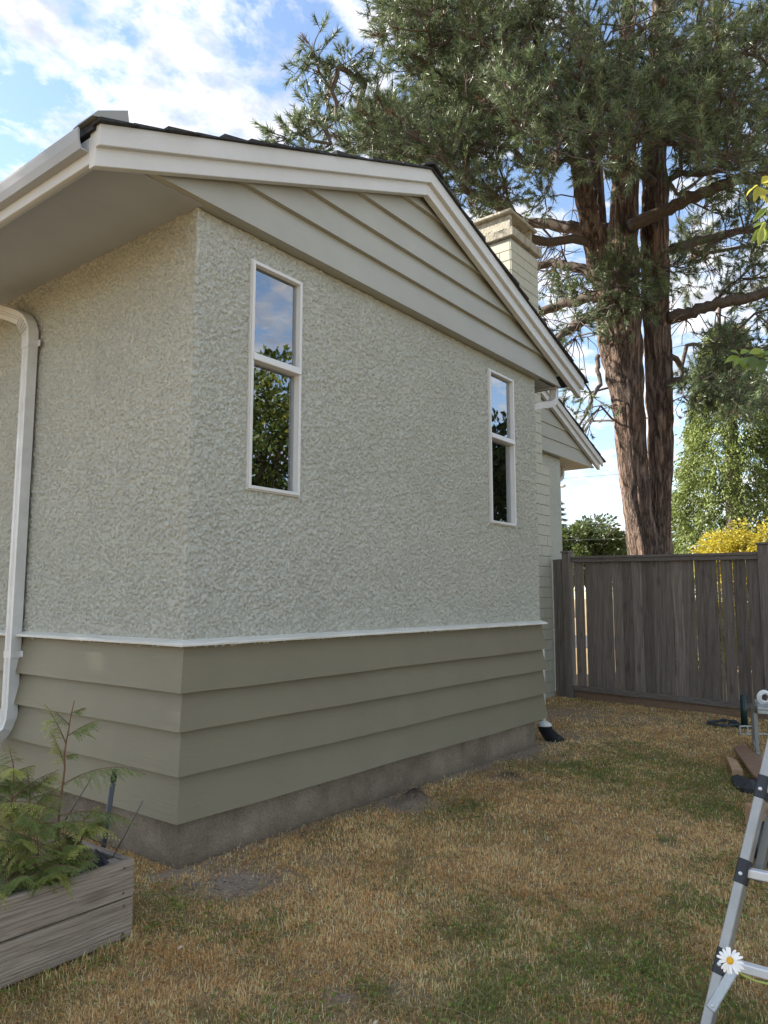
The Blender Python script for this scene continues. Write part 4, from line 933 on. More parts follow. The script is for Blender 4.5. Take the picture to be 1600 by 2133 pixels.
# explicit heavy limbs seen in front of the sky
for l in ([(1392, 662, 13, 0), (1440, 652, 12, -.2), (1490, 632, 11, -.5), (1550, 622, 10, -.7), (1640, 598, 9, -1)], [(1315, 470, 14, -.4), (1370, 445, 13, -.6), (1430, 415, 12, -.9), (1500, 388, 11, -1.2), (1640, 350, 9, -1.8)],
          [(1280, 625, 13, .2), (1230, 618, 12, .5), (1180, 632, 11, .9), (1120, 655, 9, 1.2), (1060, 690, 7, 1.5)], [(1275, 590, 12, .2), (1210, 560, 11, .5), (1150, 548, 9, .9), (1090, 560, 8, 1.2)], [(1268, 480, 16, .6), (1200, 478, 14, 1), (1130, 462, 12, 1.4), (1050, 468, 9, 1.8)],
          [(1290, 640, 10, -.3), (1230, 660, 9, -.5), (1170, 700, 7, -.8), (1130, 740, 5, -1)], [(1400, 520, 11, .3), (1460, 500, 10, .6), (1540, 480, 8, .9), (1640, 470, 7, 1)], [(1360, 380, 10, -.2), (1330, 350, 9, -.5), (1290, 400, 9, -.6)],
          [(1246, 740, 5, -.3), (1250, 800, 4, -.6), (1232, 835, 3.5, -.7), (1215, 870, 2.5, -.7), (1196, 900, 2, -.8)], [(1420, 800, 4, -.2), (1480, 790, 4, -.5), (1540, 800, 3.5, -.8)]):
    p_, r_ = pxpath(l); Pn = []; 
    LL = np.r_[0, np.cumsum(np.linalg.norm(np.diff(np.array(p_), axis=0), axis=1))]; sN = np.linspace(0, LL[-1], 24)
    PP = np.array([[np.interp(s, LL, np.array(p_)[:, k]) for k in range(3)] for s in sN]); PP[1:-1] += rp_.normal(0, 0.02, (22, 3))
    br.tube(PP, np.interp(sN, LL, r_), 9, cap=True)
# twigs and needle tufts
SH_P, SH_D, SH_L, SH_T = [], [], [], []
ctr = np.mean(tc_, axis=0)
for i, lf in HIDX:
    h = NODES[i]; out = h - NODES[PAR[i]]; out = out / (np.linalg.norm(out) + 1e-9); rad_out = h - ctr; rad_out[2] *= 0.3; rad_out /= np.linalg.norm(rad_out) + 1e-9
    nt = {1: rp_.integers(6, 10), 2: rp_.integers(4, 7), 0: rp_.integers(5, 9), 3: rp_.integers(5, 8)}[lf]
    for _ in range(nt):
        d = out * 0.6 + rad_out * 0.4 + rp_.normal(0, 0.75, 3) + np.array([0, 0, 0.15 if lf in (1, 3) else -0.35]); d /= np.linalg.norm(d)
        L = rp_.uniform(0.3, 0.85) * {0: 1.2, 1: 1.0, 2: 1.0, 3: 0.5}[lf]; n = 5; p = h.copy(); pts = [p.copy()]
        for k in range(n):
            d = d + rp_.normal(0, 0.16, 3) + np.array([0, 0, 0.10 if lf == 1 else -0.02]); d /= np.linalg.norm(d); p = p + d * L / n; pts.append(p.copy())
            if lf and (k >= 1) and rp_.random() < (0.85 if lf == 1 else 0.55 if lf == 3 else 0.4):
                sd_ = d * 0.6 + rp_.normal(0, 0.6, 3) + np.array([0, 0, 0.25]); sd_ /= np.linalg.norm(sd_)
                l_ = rp_.uniform(0.14, 0.30); SH_P.append(p.copy()); SH_D.append(sd_); SH_L.append(l_); SH_T.append(lf); br.tube([p, p + sd_ * l_ * 0.7], [0.006, 0.004], 3, cap=False)
        br.tube(pts, [0.011, 0.010, 0.009, 0.008, 0.007, 0.006], 4, cap=False)
        if lf: SH_P.append(p - d * 0.1); SH_D.append(d + np.array([0, 0, 0.2])); SH_L.append(0.3); SH_T.append(lf)
rel(br, 'branches', 'twig_bark', pine, smooth=True)
SP = np.array(SH_P); SD = unit(np.array(SH_D)); SLn = np.array(SH_L); ST = np.array(SH_T)
K = 44; N = len(SP)
t = rp_.uniform(0.35, 1.0, (N, K)); az = rp_.uniform(0, 2 * np.pi, (N, K)); ang = rp_.uniform(0.15, 1.35, (N, K)) * (1.2 - 0.45 * t); nl = rp_.uniform(0.085, 0.155, (N, K))
nl[ST == 2] *= 0.7
ref = np.where(np.abs(SD[:, 2:3]) < 0.9, np.array([[0, 0, 1.0]]), np.array([[1.0, 0, 0]])); U = unit(np.cross(SD, ref)); Wv = np.cross(SD, U)
rd_ = U[:, None] * np.cos(az)[..., None] + Wv[:, None] * np.sin(az)[..., None]
nd = SD[:, None] * np.cos(ang)[..., None] + rd_ * np.sin(ang)[..., None]
bp_ = SP[:, None] + SD[:, None] * (SLn[:, None] * t)[..., None]
tp = bp_ + nd * nl[..., None] + np.array([0, 0, -0.012])
sv = unit(np.cross(nd, rp_.normal(0, 1, (N, K, 3)))) * 0.0060
V = np.stack([bp_ - sv, bp_ + sv, tp], 2).reshape(-1, 3)
tone = rp_.uniform(0.7, 1.35, (N, 1, 1)) * rp_.uniform(0.75, 1.3, (N, K, 1))
bc = np.array([0.120, 0.165, 0.078]); yc = np.array([0.24, 0.26, 0.115]); mixf = (rp_.random((N, K, 1)) < 0.16)
bcol = np.where(mixf, yc, bc) * tone
brown = (rp_.random(N) < 0.04) | ((ST == 2) & (rp_.random(N) < 0.35)); bcol[brown] = np.array([0.12, 0.075, 0.04])
C = np.repeat(bcol[:, :, None, :], 3, 2).reshape(-1, 3)
o = mesh_np('needle_crown', V, np.arange(len(V)).reshape(-1, 3), 'needles', pine, C); o.matrix_parent_inverse = Matrix.Translation(-pine.location); o['kind'] = 'stuff'

# ------------------------------------------------------------------ other trees
def leaf_cloud(pos, nrm, size, cols, name, mat, parent, asp=0.5, seed=1, droop=0.0):
    """folded diamond leaves; pos (N,3), nrm (N,3) leaf axis, size (N,), cols (N,3)"""
    r = np.random.default_rng(seed); n = len(pos); ax = unit(nrm + np.array([0, 0, -droop])); sd = unit(np.cross(ax, r.normal(0, 1, (n, 3)))); up_ = np.cross(sd, ax)
    L = size[:, None]; Wd = L * asp * 0.5
    base = pos; tip = pos + ax * L - up_ * L * 0.12; l = pos + ax * L * 0.45 + sd * Wd + up_ * Wd * 0.35; rr = pos + ax * L * 0.45 - sd * Wd + up_ * Wd * 0.35
    V = np.stack([base, l, tip, rr], 1).reshape(-1, 3); b0 = np.arange(n) * 4
    Fc = np.concatenate([np.c_[b0, b0 + 1, b0 + 2], np.c_[b0, b0 + 2, b0 + 3]])
    o = mesh_np(name, V, Fc, mat, parent, np.repeat(cols, 4, 0))
    if parent is not None: o.matrix_parent_inverse = Matrix.Translation(-parent.location)
    return o
def lumpy_crown(center, radii, n_lumps, per, lump_r, r, shell=0.55):
    pos = []; nr = []; lum = []
    for k in range(n_lumps):
        d = unit(r.normal(0, 1, 3)); f = shell + (1 - shell) * r.random() ; c = center + d * np.array(radii) * f * r.uniform(0.75, 1.05)
        lr = lump_r * r.uniform(0.6, 1.25); q_ = unit(r.normal(0, 1, (per, 3))) * (r.random((per, 1)) ** 0.4) * lr * np.array([1, 1, 0.75]); pos.append(c + q_); nr.append(q_ + d * lr * 0.5); lum += [r.uniform(0.75, 1.25)] * per
    return np.concatenate(pos), unit(np.concatenate(nr)), np.array(lum)
def round_tree(label, name, center, radii, ground_z, n_l, per, lr, leaf, col, var, seed, mat='leaves', cat='tree', group=None, droop=0.2, asp=0.55, trunk_r=0.2):
    r = np.random.default_rng(seed); root = empty(name, label, cat, group, loc=(center[0], center[1], ground_z))
    m = MB(); top = center + np.array([0, 0, radii[2] * 0.6]); base = np.array([center[0], center[1], ground_z])
    ks = np.linspace(0, 1, 7); m.tube([base * (1 - k) + top * k + np.array([math.sin(k * 5) * 0.1, math.cos(k * 4) * 0.1, 0]) * radii[0] * 0.3 for k in ks], [trunk_r * (1 - 0.8 * k) for k in ks], 9); rel(m, 'trunk', 'twig_bark', root, smooth=True)
    P, Nn, lum = lumpy_crown(center, radii, n_l, per, lr, r)
    m = MB()
    for k in range(min(24, n_l)):
        e_ = P[k * per]; s0 = base * 0.45 + top * 0.55 if k % 2 else base * 0.6 + top * 0.4; m.tube([s0, (s0 + e_) / 2 + np.array([0, 0, 0.05 * radii[2]]), e_], [trunk_r * 0.35, trunk_r * 0.2, trunk_r * 0.08], 6, cap=False)
    rel(m, 'limbs', 'twig_bark', root, smooth=True)
    c = np.array(col) * lum[:, None] * r.uniform(1 - var, 1 + var, (len(P), 1))
    alt = r.random(len(P)) < 0.15; c[alt] = c[alt] * np.array([1.35, 1.2, 0.9])
    leaf_cloud(P, Nn, leaf * r.uniform(0.7, 1.3, len(P)), c, 'crown', mat, root, asp, seed, droop)
    return root
# cedar on the right behind the fence
rc = np.random.default_rng(5); cb = at(1545, 1300, 24.0); cb[2] = 0
ced = empty('cedar_tree', 'dense green cedar tree right of the pine behind the fence', 'tree', loc=cb)
m = MB(); m.tube([cb + np.array([0, 0, z]) for z in (0, 3, 6, 9, 11)], [0.4, 0.34, 0.24, 0.12, 0.03], 10); rel(m, 'trunk', 'twig_bark', ced, smooth=True)
nsp = 2600; zz = rc.uniform(0.3, 10.6, nsp); azs = rc.uniform(0, 2 * np.pi, nsp); rmax = 2.35 * np.clip((11.2 - zz) / 8.5, 0.05, 1) ** 0.75 * (0.78 + 0.35 * fbm(np.c_[np.cos(azs) * 2, np.sin(azs) * 2, zz * 0.9], 3, 8)) + 0.05
rr = rmax * rc.uniform(0.45, 1.0, nsp) ** 0.5
cpos = cb + np.c_[np.cos(azs) * rr, np.sin(azs) * rr, zz]; outv = np.c_[np.cos(azs), np.sin(azs), np.full(nsp, 0.0)]
per = 36
q_ = rc.uniform(0, 1, (nsp, per, 1)); lat = rc.normal(0, 0.09, (nsp, per, 3))
sprL = rc.uniform(0.25, 0.55, (nsp, 1, 1))
pos = cpos[:, None] + outv[:, None] * q_ * sprL * 0.65 + np.array([0, 0, -1.0]) * (q_ ** 1.5) * sprL * 0.85 + lat * (0.5 + 0.6 * q_)
ax_ = unit(outv[:, None] * 0.7 + np.array([0, 0, -0.8]) + rc.normal(0, 0.45, (nsp, per, 3)))
cc = np.array([0.19, 0.235, 0.066]) * rc.uniform(0.65, 1.3, (nsp, 1, 1)) * rc.uniform(0.75, 1.25, (nsp, per, 1))
leaf_cloud(pos.reshape(-1, 3), ax_.reshape(-1, 3), rc.uniform(0.07, 0.145, nsp * per), cc.reshape(-1, 3), 'crown', 'cedar_leaf', ced, 0.45, 9)
# a second, darker cedar further right so the skyline goes on
rc2 = at(1750, 1300, 27.0); rc2[2] = 0
round_tree('dark green conifer at the right edge, beyond the cedar', 'conifer_tree', rc2 + np.array([0, 0, 4.5]), (2.4, 2.4, 4.6), 0, 150, 200, 0.8, 0.2, (0.085, 0.105, 0.035), 0.3, 31, 'cedar_leaf', droop=0.8, asp=0.4, trunk_r=0.3)
# yellow-leaved shrubs just behind the fence
ysh = [(1525, 1140, 18.0, (0.95, 0.9, 0.75), 'small golden yellow shrub in front of the cedar, left of its taller neighbour'), (1615, 1125, 17.0, (1.1, 1.0, 1.15), 'tall golden yellow shrub beside the right fence post')]
for k, (x, y, d_, rad, lab) in enumerate(ysh):
    c = at(x, y, d_); c[2] -= 0.35
    round_tree(lab, 'golden_shrub', c, rad, 0, 60, 170, 0.34, 0.085, (0.46, 0.40, 0.055), 0.3, 51 + k, 'leaves', 'shrub', 'golden shrubs behind the fence', 0.5, 0.5, 0.05)
c = at(1490, 1240, 14.5); c[2] = 0.8
round_tree('low yellow green hedge plant seen through the gaps of the fence', 'golden_shrub', c, (1.3, 1.3, 0.8), 0, 50, 150, 0.32, 0.085, (0.40, 0.37, 0.06), 0.3, 57, 'leaves', 'shrub', 'golden shrubs behind the fence', 0.5, 0.5, 0.05)
# distant trees left of the pine trunk
c = at(1205, 1150, 58.0); round_tree('round broadleaf tree in the distance left of the pine trunk', 'broadleaf_tree', c, (3.6, 3.6, 2.6), 0, 90, 200, 0.95, 0.30, (0.085, 0.115, 0.035), 0.35, 61, trunk_r=0.4)
c = at(1300, 1158, 64.0); round_tree('small dark tree in the distance touching the pine trunk', 'broadleaf_tree', c, (2.0, 2.0, 1.9), 0, 50, 160, 0.7, 0.30, (0.055, 0.085, 0.04), 0.3, 62, trunk_r=0.3)
def conifer(label, base, H, R0, seed, whorls, col=(0.035, 0.055, 0.035), sparse=1.0):
    r = np.random.default_rng(seed); root = empty('conifer_tree', label, 'tree', None, loc=base); m = MB(); m.tube([base, base + np.array([0, 0, H * 0.6]), base + np.array([0, 0, H])], [H * 0.018, H * 0.012, H * 0.003], 8); rel(m, 'trunk', 'twig_bark', root)
    P, D, S = [], [], []; tw = MB()
    for w_ in range(whorls):
        k = w_ / whorls; z = H * (0.25 + 0.75 * k); Rw = R0 * (1 - k) ** 0.8 * r.uniform(0.6, 1.1) + 0.06 * R0
        for b_ in range(int(r.integers(4, 7))):
            az = r.uniform(0, 2 * math.pi); dv_ = np.array([math.cos(az), math.sin(az), -0.12]); e_ = base + np.array([0, 0, z]) + dv_ * Rw; tw.tube([base + np.array([0, 0, z]), e_], [H * 0.004, H * 0.001], 4, cap=False)
            n = int(60 * sparse); s = r.uniform(0.2, 1, (n, 1)); P.append(base + np.array([0, 0, z]) + dv_ * Rw * s + r.normal(0, 0.07 * R0, (n, 3)) * np.array([1, 1, 0.4])); D.append(dv_ + r.normal(0, 0.6, (n, 3))); S.append(r.uniform(0.12, 0.25, n) * R0 * 0.5)
    rel(tw, 'limbs', 'twig_bark', root)
    P = np.concatenate(P); D = unit(np.concatenate(D)); S = np.concatenate(S); cc_ = np.array(col) * r.uniform(0.6, 1.5, (len(P), 1)); leaf_cloud(P, D, S, cc_, 'crown', 'needles', root, 0.35, seed)
def gbase(x, d_): p = at(x, 1246, d_); p[2] = 0; return p
conifer('thin open conifer in the distance, just left of the pine trunk', gbase(1261, 75), 9.3, 1.7, 71, 13, sparse=0.8)
conifer('dark conifer half hidden behind the corner of the far wing', gbase(1168, 66), 10.5, 1.9, 72, 16, sparse=1.2)

# broadleaf garden tree just right of the picture; its twigs reach into the frame and it mirrors in the windows
rb = np.random.default_rng(13); tb = np.array([4.9, -4.75, 0.0]); app = empty('apple_tree', 'leafy garden tree at the right edge with yellow green leaves', 'tree', loc=tb)
m = MB(); m.tube([tb, tb + np.array([0.05, 0.02, 0.8]), tb + np.array([-0.03, 0.05, 1.6]), tb + np.array([-0.1, 0.1, 2.6]), tb + np.array([-0.1, 0.15, 3.8])], [0.13, 0.11, 0.09, 0.06, 0.03], 12); rel(m, 'trunk', 'twig_bark', app, smooth=True)
cc0 = tb + np.array([-0.25, 0.30, 3.5]); P, Nn, lum = lumpy_crown(cc0, (1.75, 1.75, 1.75), 95, 95, 0.42, rb, 0.3)
tipsA = [at(1612, 400, 5.0), at(1612, 425, 5.0), at(1606, 470, 4.9), at(1618, 490, 5.0)]; tipsB = [at(1560, 742, 5.3), at(1585, 735, 5.2), at(1606, 740, 5.1), at(1600, 765, 5.2), at(1622, 745, 5.1)]
keepm = np.array([ ((p - CAM) @ RGT / ((p - CAM) @ FW) * F_PX + CX) > 1640 for p in P]); P, Nn, lum = P[keepm], Nn[keepm], lum[keepm]
m = MB()
for k in range(40):
    e_ = P[(k * 211) % len(P)]; s0 = tb + np.array([-0.05, 0.08, 1.5 + 1.6 * (k % 7) / 7]); m.tube([s0, (s0 + e_) / 2 + np.array([0, 0, 0.12]), e_], [0.028, 0.016, 0.006], 6, cap=False)
s0 = cc0 + np.array([-0.4, 0.4, 0.4])
m.tube([s0, at(1700, 430, 5.1), at(1630, 430, 5.0), at(1596, 432, 5.0)], [0.016, 0.010, 0.005, 0.003], 6); m.tube([s0 + np.array([0, 0, -.8]), at(1700, 790, 5.3), at(1620, 762, 5.2), at(1540, 744, 5.3)], [0.014, 0.009, 0.004, 0.003], 6)
m.tube([at(1640, 435, 5.0), at(1612, 470, 5.0), at(1594, 478, 5.0)], [0.005, 0.004, 0.002], 5)
rel(m, 'limbs', 'twig_bark', app, smooth=True)
cl = np.array([0.10, 0.14, 0.032]) * lum[:, None] * rb.uniform(0.7, 1.4, (len(P), 1)); yl = rb.random(len(P)) < 0.12; cl[yl] = np.array([0.28, 0.27, 0.04])
leaf_cloud(P, Nn, rb.uniform(0.07, 0.12, len(P)), cl, 'crown', 'leaves', app, 0.62, 14, 0.25)
# the leaves that show in the frame, each one its own piece
def big_leaf(base, tip, w_, nrm, col_):
    base = np.array(base); tip = np.array(tip); ax = tip - base; L = np.linalg.norm(ax); ax = ax / L; sd = unit(np.cross(ax, nrm)); up_ = np.cross(sd, ax); V = []
    for k, (s, ww) in enumerate(((0.0, 0.06), (0.18, 0.6), (0.4, 1.0), (0.65, 0.85), (0.86, 0.42), (1.0, 0.03))):
        c_ = base + ax * L * s - up_ * L * 0.22 * s * s
        for sg in (-1, 0, 1): V.append(c_ + sd * sg * ww * w_ / 2 + up_ * abs(sg) * ww * w_ * 0.2)
    V = np.array(V); Fq = np.array([(r_ * 3 + k, r_ * 3 + k + 1, r_ * 3 + k + 4, r_ * 3 + k + 3) for r_ in range(5) for k in range(2)])
    o = mesh_np('leaf', V, Fq, 'leaves', app, np.repeat(np.array([col_]), len(V), 0), 4, True); o.matrix_parent_inverse = Matrix.Translation(-app.location)
YL, GL = (0.50, 0.46, 0.05), (0.24, 0.33, 0.05)
for (b_, t_, d_, w_, c_) in [((1579, 386), (1551, 401), 5.0, 0.05, YL), ((1580, 388), (1572, 416), 4.98, 0.045, YL), ((1584, 390), (1590, 411), 5.0, 0.075, YL), ((1586, 382), (1606, 366), 5.0, 0.06, YL), ((1588, 385), (1612, 392), 5.03, 0.06, YL), ((1597, 425), (1592, 408), 4.95, 0.05, YL), ((1597, 432), (1571, 456), 4.95, 0.04, GL), ((1598, 440), (1612, 452), 4.95, 0.06, GL), ((1592, 464), (1571, 468), 4.95, 0.045, GL), ((1594, 462), (1586, 480), 4.93, 0.04, (0.36, 0.40, 0.08)), ((1588, 474), (1568, 502), 4.95, 0.05, GL), ((1590, 474), (1582, 508), 4.9, 0.055, (0.38, 0.42, 0.08)), ((1592, 474), (1598, 500), 4.97, 0.05, GL), ((1599, 470), (1610, 490), 4.97, 0.06, GL),
                            ((1540, 742), (1511, 750), 5.3, 0.055, GL), ((1541, 740), (1524, 727), 5.3, 0.05, GL), ((1542, 738), (1560, 728), 5.28, 0.065, GL), ((1541, 745), (1530, 760), 5.27, 0.04, GL), ((1545, 745), (1556, 768), 5.25, 0.07, GL), ((1560, 736), (1594, 728), 5.2, 0.06, (0.32, 0.40, 0.06)), ((1565, 742), (1572, 770), 5.2, 0.09, (0.13, 0.2, 0.05)), ((1580, 744), (1586, 734), 5.2, 0.05, GL), ((1590, 740), (1606, 735), 5.2, 0.06, GL), ((1590, 745), (1606, 752), 5.15, 0.06, GL), ((1560, 744), (1548, 758), 5.22, 0.06, (0.16, 0.24, 0.05)), ((1585, 748), (1590, 775), 5.22, 0.07, (0.12, 0.19, 0.05))]:
    big_leaf(at(*b_, d_), at(t_[0], t_[1], d_ - 0.03), w_, -FW * 0.7 + UP * 0.6 + rb.normal(0, 0.25, 3), np.array(c_) * rb.uniform(0.8, 1.15))

# unseen trees added outside the frame: they dapple the side wall and lawn with shade and mirror in the far window
SHADE = [((-5.2, 9.5, 6.4), (2.9, 2.9, 2.7), 71, 'unseen leafy tree left of the house, added to dapple the lawn with shade'), ((-5.9, 12.5, 10.0), (3.0, 3.0, 4.0), 81, 'unseen tall leafy tree beside the side wall, added to shade the eave')]
for k, (c_, rad, sd_, lab) in enumerate(SHADE):
    round_tree(lab, 'added_tree', np.array(c_), rad, 0, 140, 150, 0.62, 0.17, (0.09, 0.12, 0.035), 0.3, sd_, trunk_r=0.16)
round_tree('unseen dark tree right of the lawn, added to darken the window reflection', 'added_tree', np.array([14.0, -6.4, 3.4]), (2.6, 2.6, 3.2), 0, 110, 120, 0.8, 0.2, (0.06, 0.085, 0.03), 0.3, 91, trunk_r=0.2)

# ------------------------------------------------------------------ overhead wires and street lamp
for k, (xa, ya, xb, yb_, d_, lab) in enumerate([(1150, 999, 1620, 962, 34, 'highest overhead cable, slanting up across the cedar'), (1150, 1085, 1620, 1072, 46, 'upper of the two close overhead cables in mid height'), (1150, 1093, 1620, 1084, 50, 'lower of the two close overhead cables in mid height'), (1150, 1126, 1620, 1113, 30, 'lowest overhead cable just above the fence')]):
    a_, c_ = at(xa - 900, ya + (ya - yb_) * 1.0, d_ * 1.15), at(xb + 500, yb_ - (ya - yb_) * 0.8, d_ * 0.9); m = MB(); ks = np.linspace(0, 1, 25)
    a1, c1 = at(xa, ya, d_), at(xb, yb_, d_); dirv = c1 - a1
    m.tube([a1 + dirv * (k_ * 3.2 - 1.1) + np.array([0, 0, 0.02 * d_ * 0.1 * ((k_ * 3.2 - 1.1) - 0.5) ** 2]) for k_ in ks], 0.0085 * d_ / 30, 5); o = m.build('overhead_cable', 'wire_cable', None, smooth=True); tag(o, lab, 'cable', 'overhead cables along the street')
lp = empty('street_lamp', 'tiny street lamp head peeping past the far wing corner', 'street lamp', loc=gbase(1150, 48))
lb = gbase(1150, 48); hd = at(1172, 1012, 48)
m = MB(); m.tube([lb, lb + np.array([0, 0, hd[2] - 0.3])], [0.11, 0.07], 10); rel(m, 'pole', 'lamp_grey', lp, smooth=True)
m = MB(); m.tube([lb + np.array([0, 0, hd[2] - 0.3]), lb * 0.5 + hd * 0.5 + np.array([0, 0, hd[2] * 0.5 + 0.0]), hd], [0.05, 0.045, 0.04], 8); rel(m, 'arm', 'lamp_grey', lp, smooth=True)
m = MB(); hx = unit(hd - lb - np.array([0, 0, hd[2]])); m.tube([hd - hx * 0.3, hd - hx * 0.1, hd + hx * 0.15, hd + hx * 0.25], [0.05, 0.13, 0.12, 0.03], 10); rel(m, 'lamp_head', 'lamp_grey', lp, smooth=True)

# ------------------------------------------------------------------ ladder
LR = np.array([0.0, -1.0, 0.0])                 # rung direction
lf = at(1468, 2160, 2.58); lt = at(1601, 1590, 2.86); ldir = unit(lt - lf); foot = lf + ldir * ((0.0 - lf[2]) / ldir[2])
lad = empty('ladder', 'aluminium folding ladder with black rung brackets standing on the lawn', 'ladder', loc=foot)
nrm_l = unit(np.cross(ldir, LR)); nrm_l = nrm_l if nrm_l @ (CAM - foot) > 0 else -nrm_l
TOP = foot + ldir * 2.1; WIDTH = 0.42
def lbar(p, q_, w_, d_, name, mat, up_=None, bev=0.003):
    m = MB(); m.bar(p, q_, w_, d_, LR if up_ is None else up_); return rel(m, name, mat, lad, bevel=bev)
for off in (0.0, WIDTH):
    lbar(foot + LR * off, TOP + LR * off, 0.062, 0.034, 'rail', 'aluminium')
    m = MB(); m.bar(foot + LR * off - ldir * 0.0 + np.array([0, 0, 0.0]), foot + LR * off + ldir * 0.02, 0.066, 0.038, LR); rel(m, 'foot', 'black_plastic', lad, bevel=0.004)
def on_rail(py):   # point of the left rail at picture height py
    best = min(np.linspace(0, 2.0, 800), key=lambda s: abs(CY - F_PX * (((foot + ldir * s - CAM) @ UP) / ((foot + ldir * s - CAM) @ FW)) - py)); return best
S1, S2, S3 = on_rail(1640), on_rail(1815), on_rail(2002)
sp_ = (S1 - S3) / 2
for k in range(-1, 6):
    s = S3 + k * sp_
    if k == -1 or s > 2.05: continue
    p = foot + ldir * s
    lbar(p + LR * 0.015, p + LR * (WIDTH - 0.015), 0.034, 0.030, 'rung', 'aluminium_bright', up_=np.array([0, 0, 1.0]))
    for off in (0.0, WIDTH):
        pc = p + LR * off
        m = MB(); m.bar(pc - ldir * 0.048, pc + ldir * 0.045, 0.067, 0.040, LR); rel(m, 'bracket', 'rubber_black', lad, bevel=0.006)
        m = MB(); nn_ = nrm_l; m.tube([pc + nn_ * 0.034 - ldir * 0.012, pc + nn_ * 0.040 - ldir * 0.012], [0.008, 0.006], 10); rel(m, 'rivet', 'aluminium_bright', lad, smooth=True)
# folded rear section behind the front one, and the flat foot brace
back = -nrm_l * 0.10
for off in (0.03, WIDTH - 0.03):
    lbar(foot + ldir * (S2 - 0.02) + back + LR * off, TOP - ldir * 0.05 + back + LR * off, 0.062, 0.028, 'rear_rail', 'steel_grey')
for k in range(0, 4): p = foot + ldir * (S2 + sp_ * (k + 0.45)) + back; lbar(p + LR * 0.045, p + LR * (WIDTH - 0.045), 0.03, 0.028, 'rung', 'aluminium_bright', up_=np.array([0, 0, 1.0]))
pA = foot + ldir * (S3 - 0.02) + LR * 0.045 + nrm_l * 0.02; pB = foot + ldir * (S3 - 0.16) + LR * 0.006 + nrm_l * 0.036
lbar(pA, pB, 0.006, 0.034, 'brace', 'galvanised', up_=np.cross(pB - pA, nrm_l))
m = MB(); m.tube([pB + nrm_l * 0.003 - unit(pB - pA) * 0.015, pB + nrm_l * 0.008 - unit(pB - pA) * 0.015], [0.006, 0.005], 10); rel(m, 'rivet', 'aluminium_bright', lad, smooth=True)

# ------------------------------------------------------------------ daisy
dz = 1.62; dc = at(1521, 2001, dz); dn = unit(-FW * 0.62 + UP * 0.58 - RGT * 0.62)
dai = empty('daisy', 'white daisy with yellow centre in front of the ladder', 'flower', loc=dc)
du = unit(np.cross(dn, [0, 0, 1.0])); dw = np.cross(dn, du)
m = MB(); rings = [(0.007, -0.002), (0.0078, 0.001), (0.0066, 0.0032), (0.0034, 0.0044), (0.0006, 0.0048)]
m.tube([dc + dn * h_ for r_, h_ in rings], [r_ for r_, h_ in rings], 20); rel(m, 'flower_disc', 'disc_yellow', dai, smooth=True)
for k in range(17):
    a = 2 * math.pi * k / 17 + random.uniform(-0.09, 0.09); L = random.uniform(0.018, 0.022); wq = random.uniform(0.0029, 0.0037); dr = du * math.cos(a) + dw * math.sin(a); sdv = np.cross(dn, dr); cup = random.uniform(-0.25, 0.30); V = []
    for s, ww in ((0, .45), (0.25, .85), (0.55, 1.0), (0.8, .9), (0.95, .55), (1.0, .2)):
        c_ = dc + dr * (0.0075 + L * s) + dn * (L * (cup * s - 0.32 * s * s) + 0.0005)
        V += [c_ - sdv * wq * ww + dn * 0.0006, c_ - dn * 0.0002, c_ + sdv * wq * ww + dn * 0.0006]
    m = MB(); m.add(V, [(r_ * 3 + j, r_ * 3 + j + 1, r_ * 3 + j + 4, r_ * 3 + j + 3) for r_ in range(5) for j in range(2)]); rel(m, 'petal', 'petal', dai, smooth=True)
m = MB(); sp2 = [dc - dn * 0.002, at(1530, 2016, dz), at(1545, 2030, dz + .01), at(1570, 2042, dz + .02), at(1600, 2050, dz + .03), at(1660, 2070, dz + .05), at(1740, 2140, dz + .08)]; gl_ = at(1800, 2300, dz + 0.1); gl_[2] = 0.0
m.tube(sp2 + [gl_], [0.003, 0.0028, 0.0026, 0.0026, 0.0026, 0.0028, 0.003, 0.0032], 7); rel(m, 'stalk', 'stem_green', dai, smooth=True)
m = MB(); m.tube([dc - dn * 0.0055, dc - dn * 0.001], [0.003, 0.0085], 12); rel(m, 'calyx', 'stem_green', dai, smooth=True)

# ------------------------------------------------------------------ clutter by the fence
g = gp(1551, 1513); gpst = empty('pipe_stub', 'dark green metal pipe stub on a base plate by the fence', 'pipe', loc=g)
m = MB(); m.tube([g + np.array([0, 0, 0.012]), g + np.array([0.0, 0.006, 0.36]) + RGT * 0.012], 0.038, 18); rel(m, 'pipe', 'green_pipe', gpst, smooth=True)
m = MB(); m.tube([g, g + np.array([0, 0, 0.012])], 0.12, 20); rel(m, 'base_plate', 'green_pipe', gpst)
m = MB(); hp = g + np.array([0, 0, 0.295]) - RGT * 0.028; m.tube([hp + RGT * 0.02, hp - RGT * 0.018], 0.008, 8); rel(m, 'bolt', 'black_plastic', gpst)
m = MB(); c = gp(1507, 1510); pts = []
for k in range(150):
    a = k * 0.21; r_ = 0.17 + 0.035 * math.sin(k * 0.9) + 0.02 * math.sin(k * 0.37); pts.append(c + np.array([math.cos(a) * r_ * 1.1, math.sin(a) * r_ * 0.85, 0.018 + 0.012 * (k % 31) / 31 + 0.006 * math.sin(k)]))
pts += [pts[-1] + np.array([-0.1, -0.03, -0.005]), pts[-1] + np.array([-0.25, -0.04, -0.01])]
m.tube(pts, 0.0075, 6); tag(m.build('cable_coil', 'cable_rubber', None, smooth=True), 'loose coil of dark cable on the grass near the green pipe', 'cable')
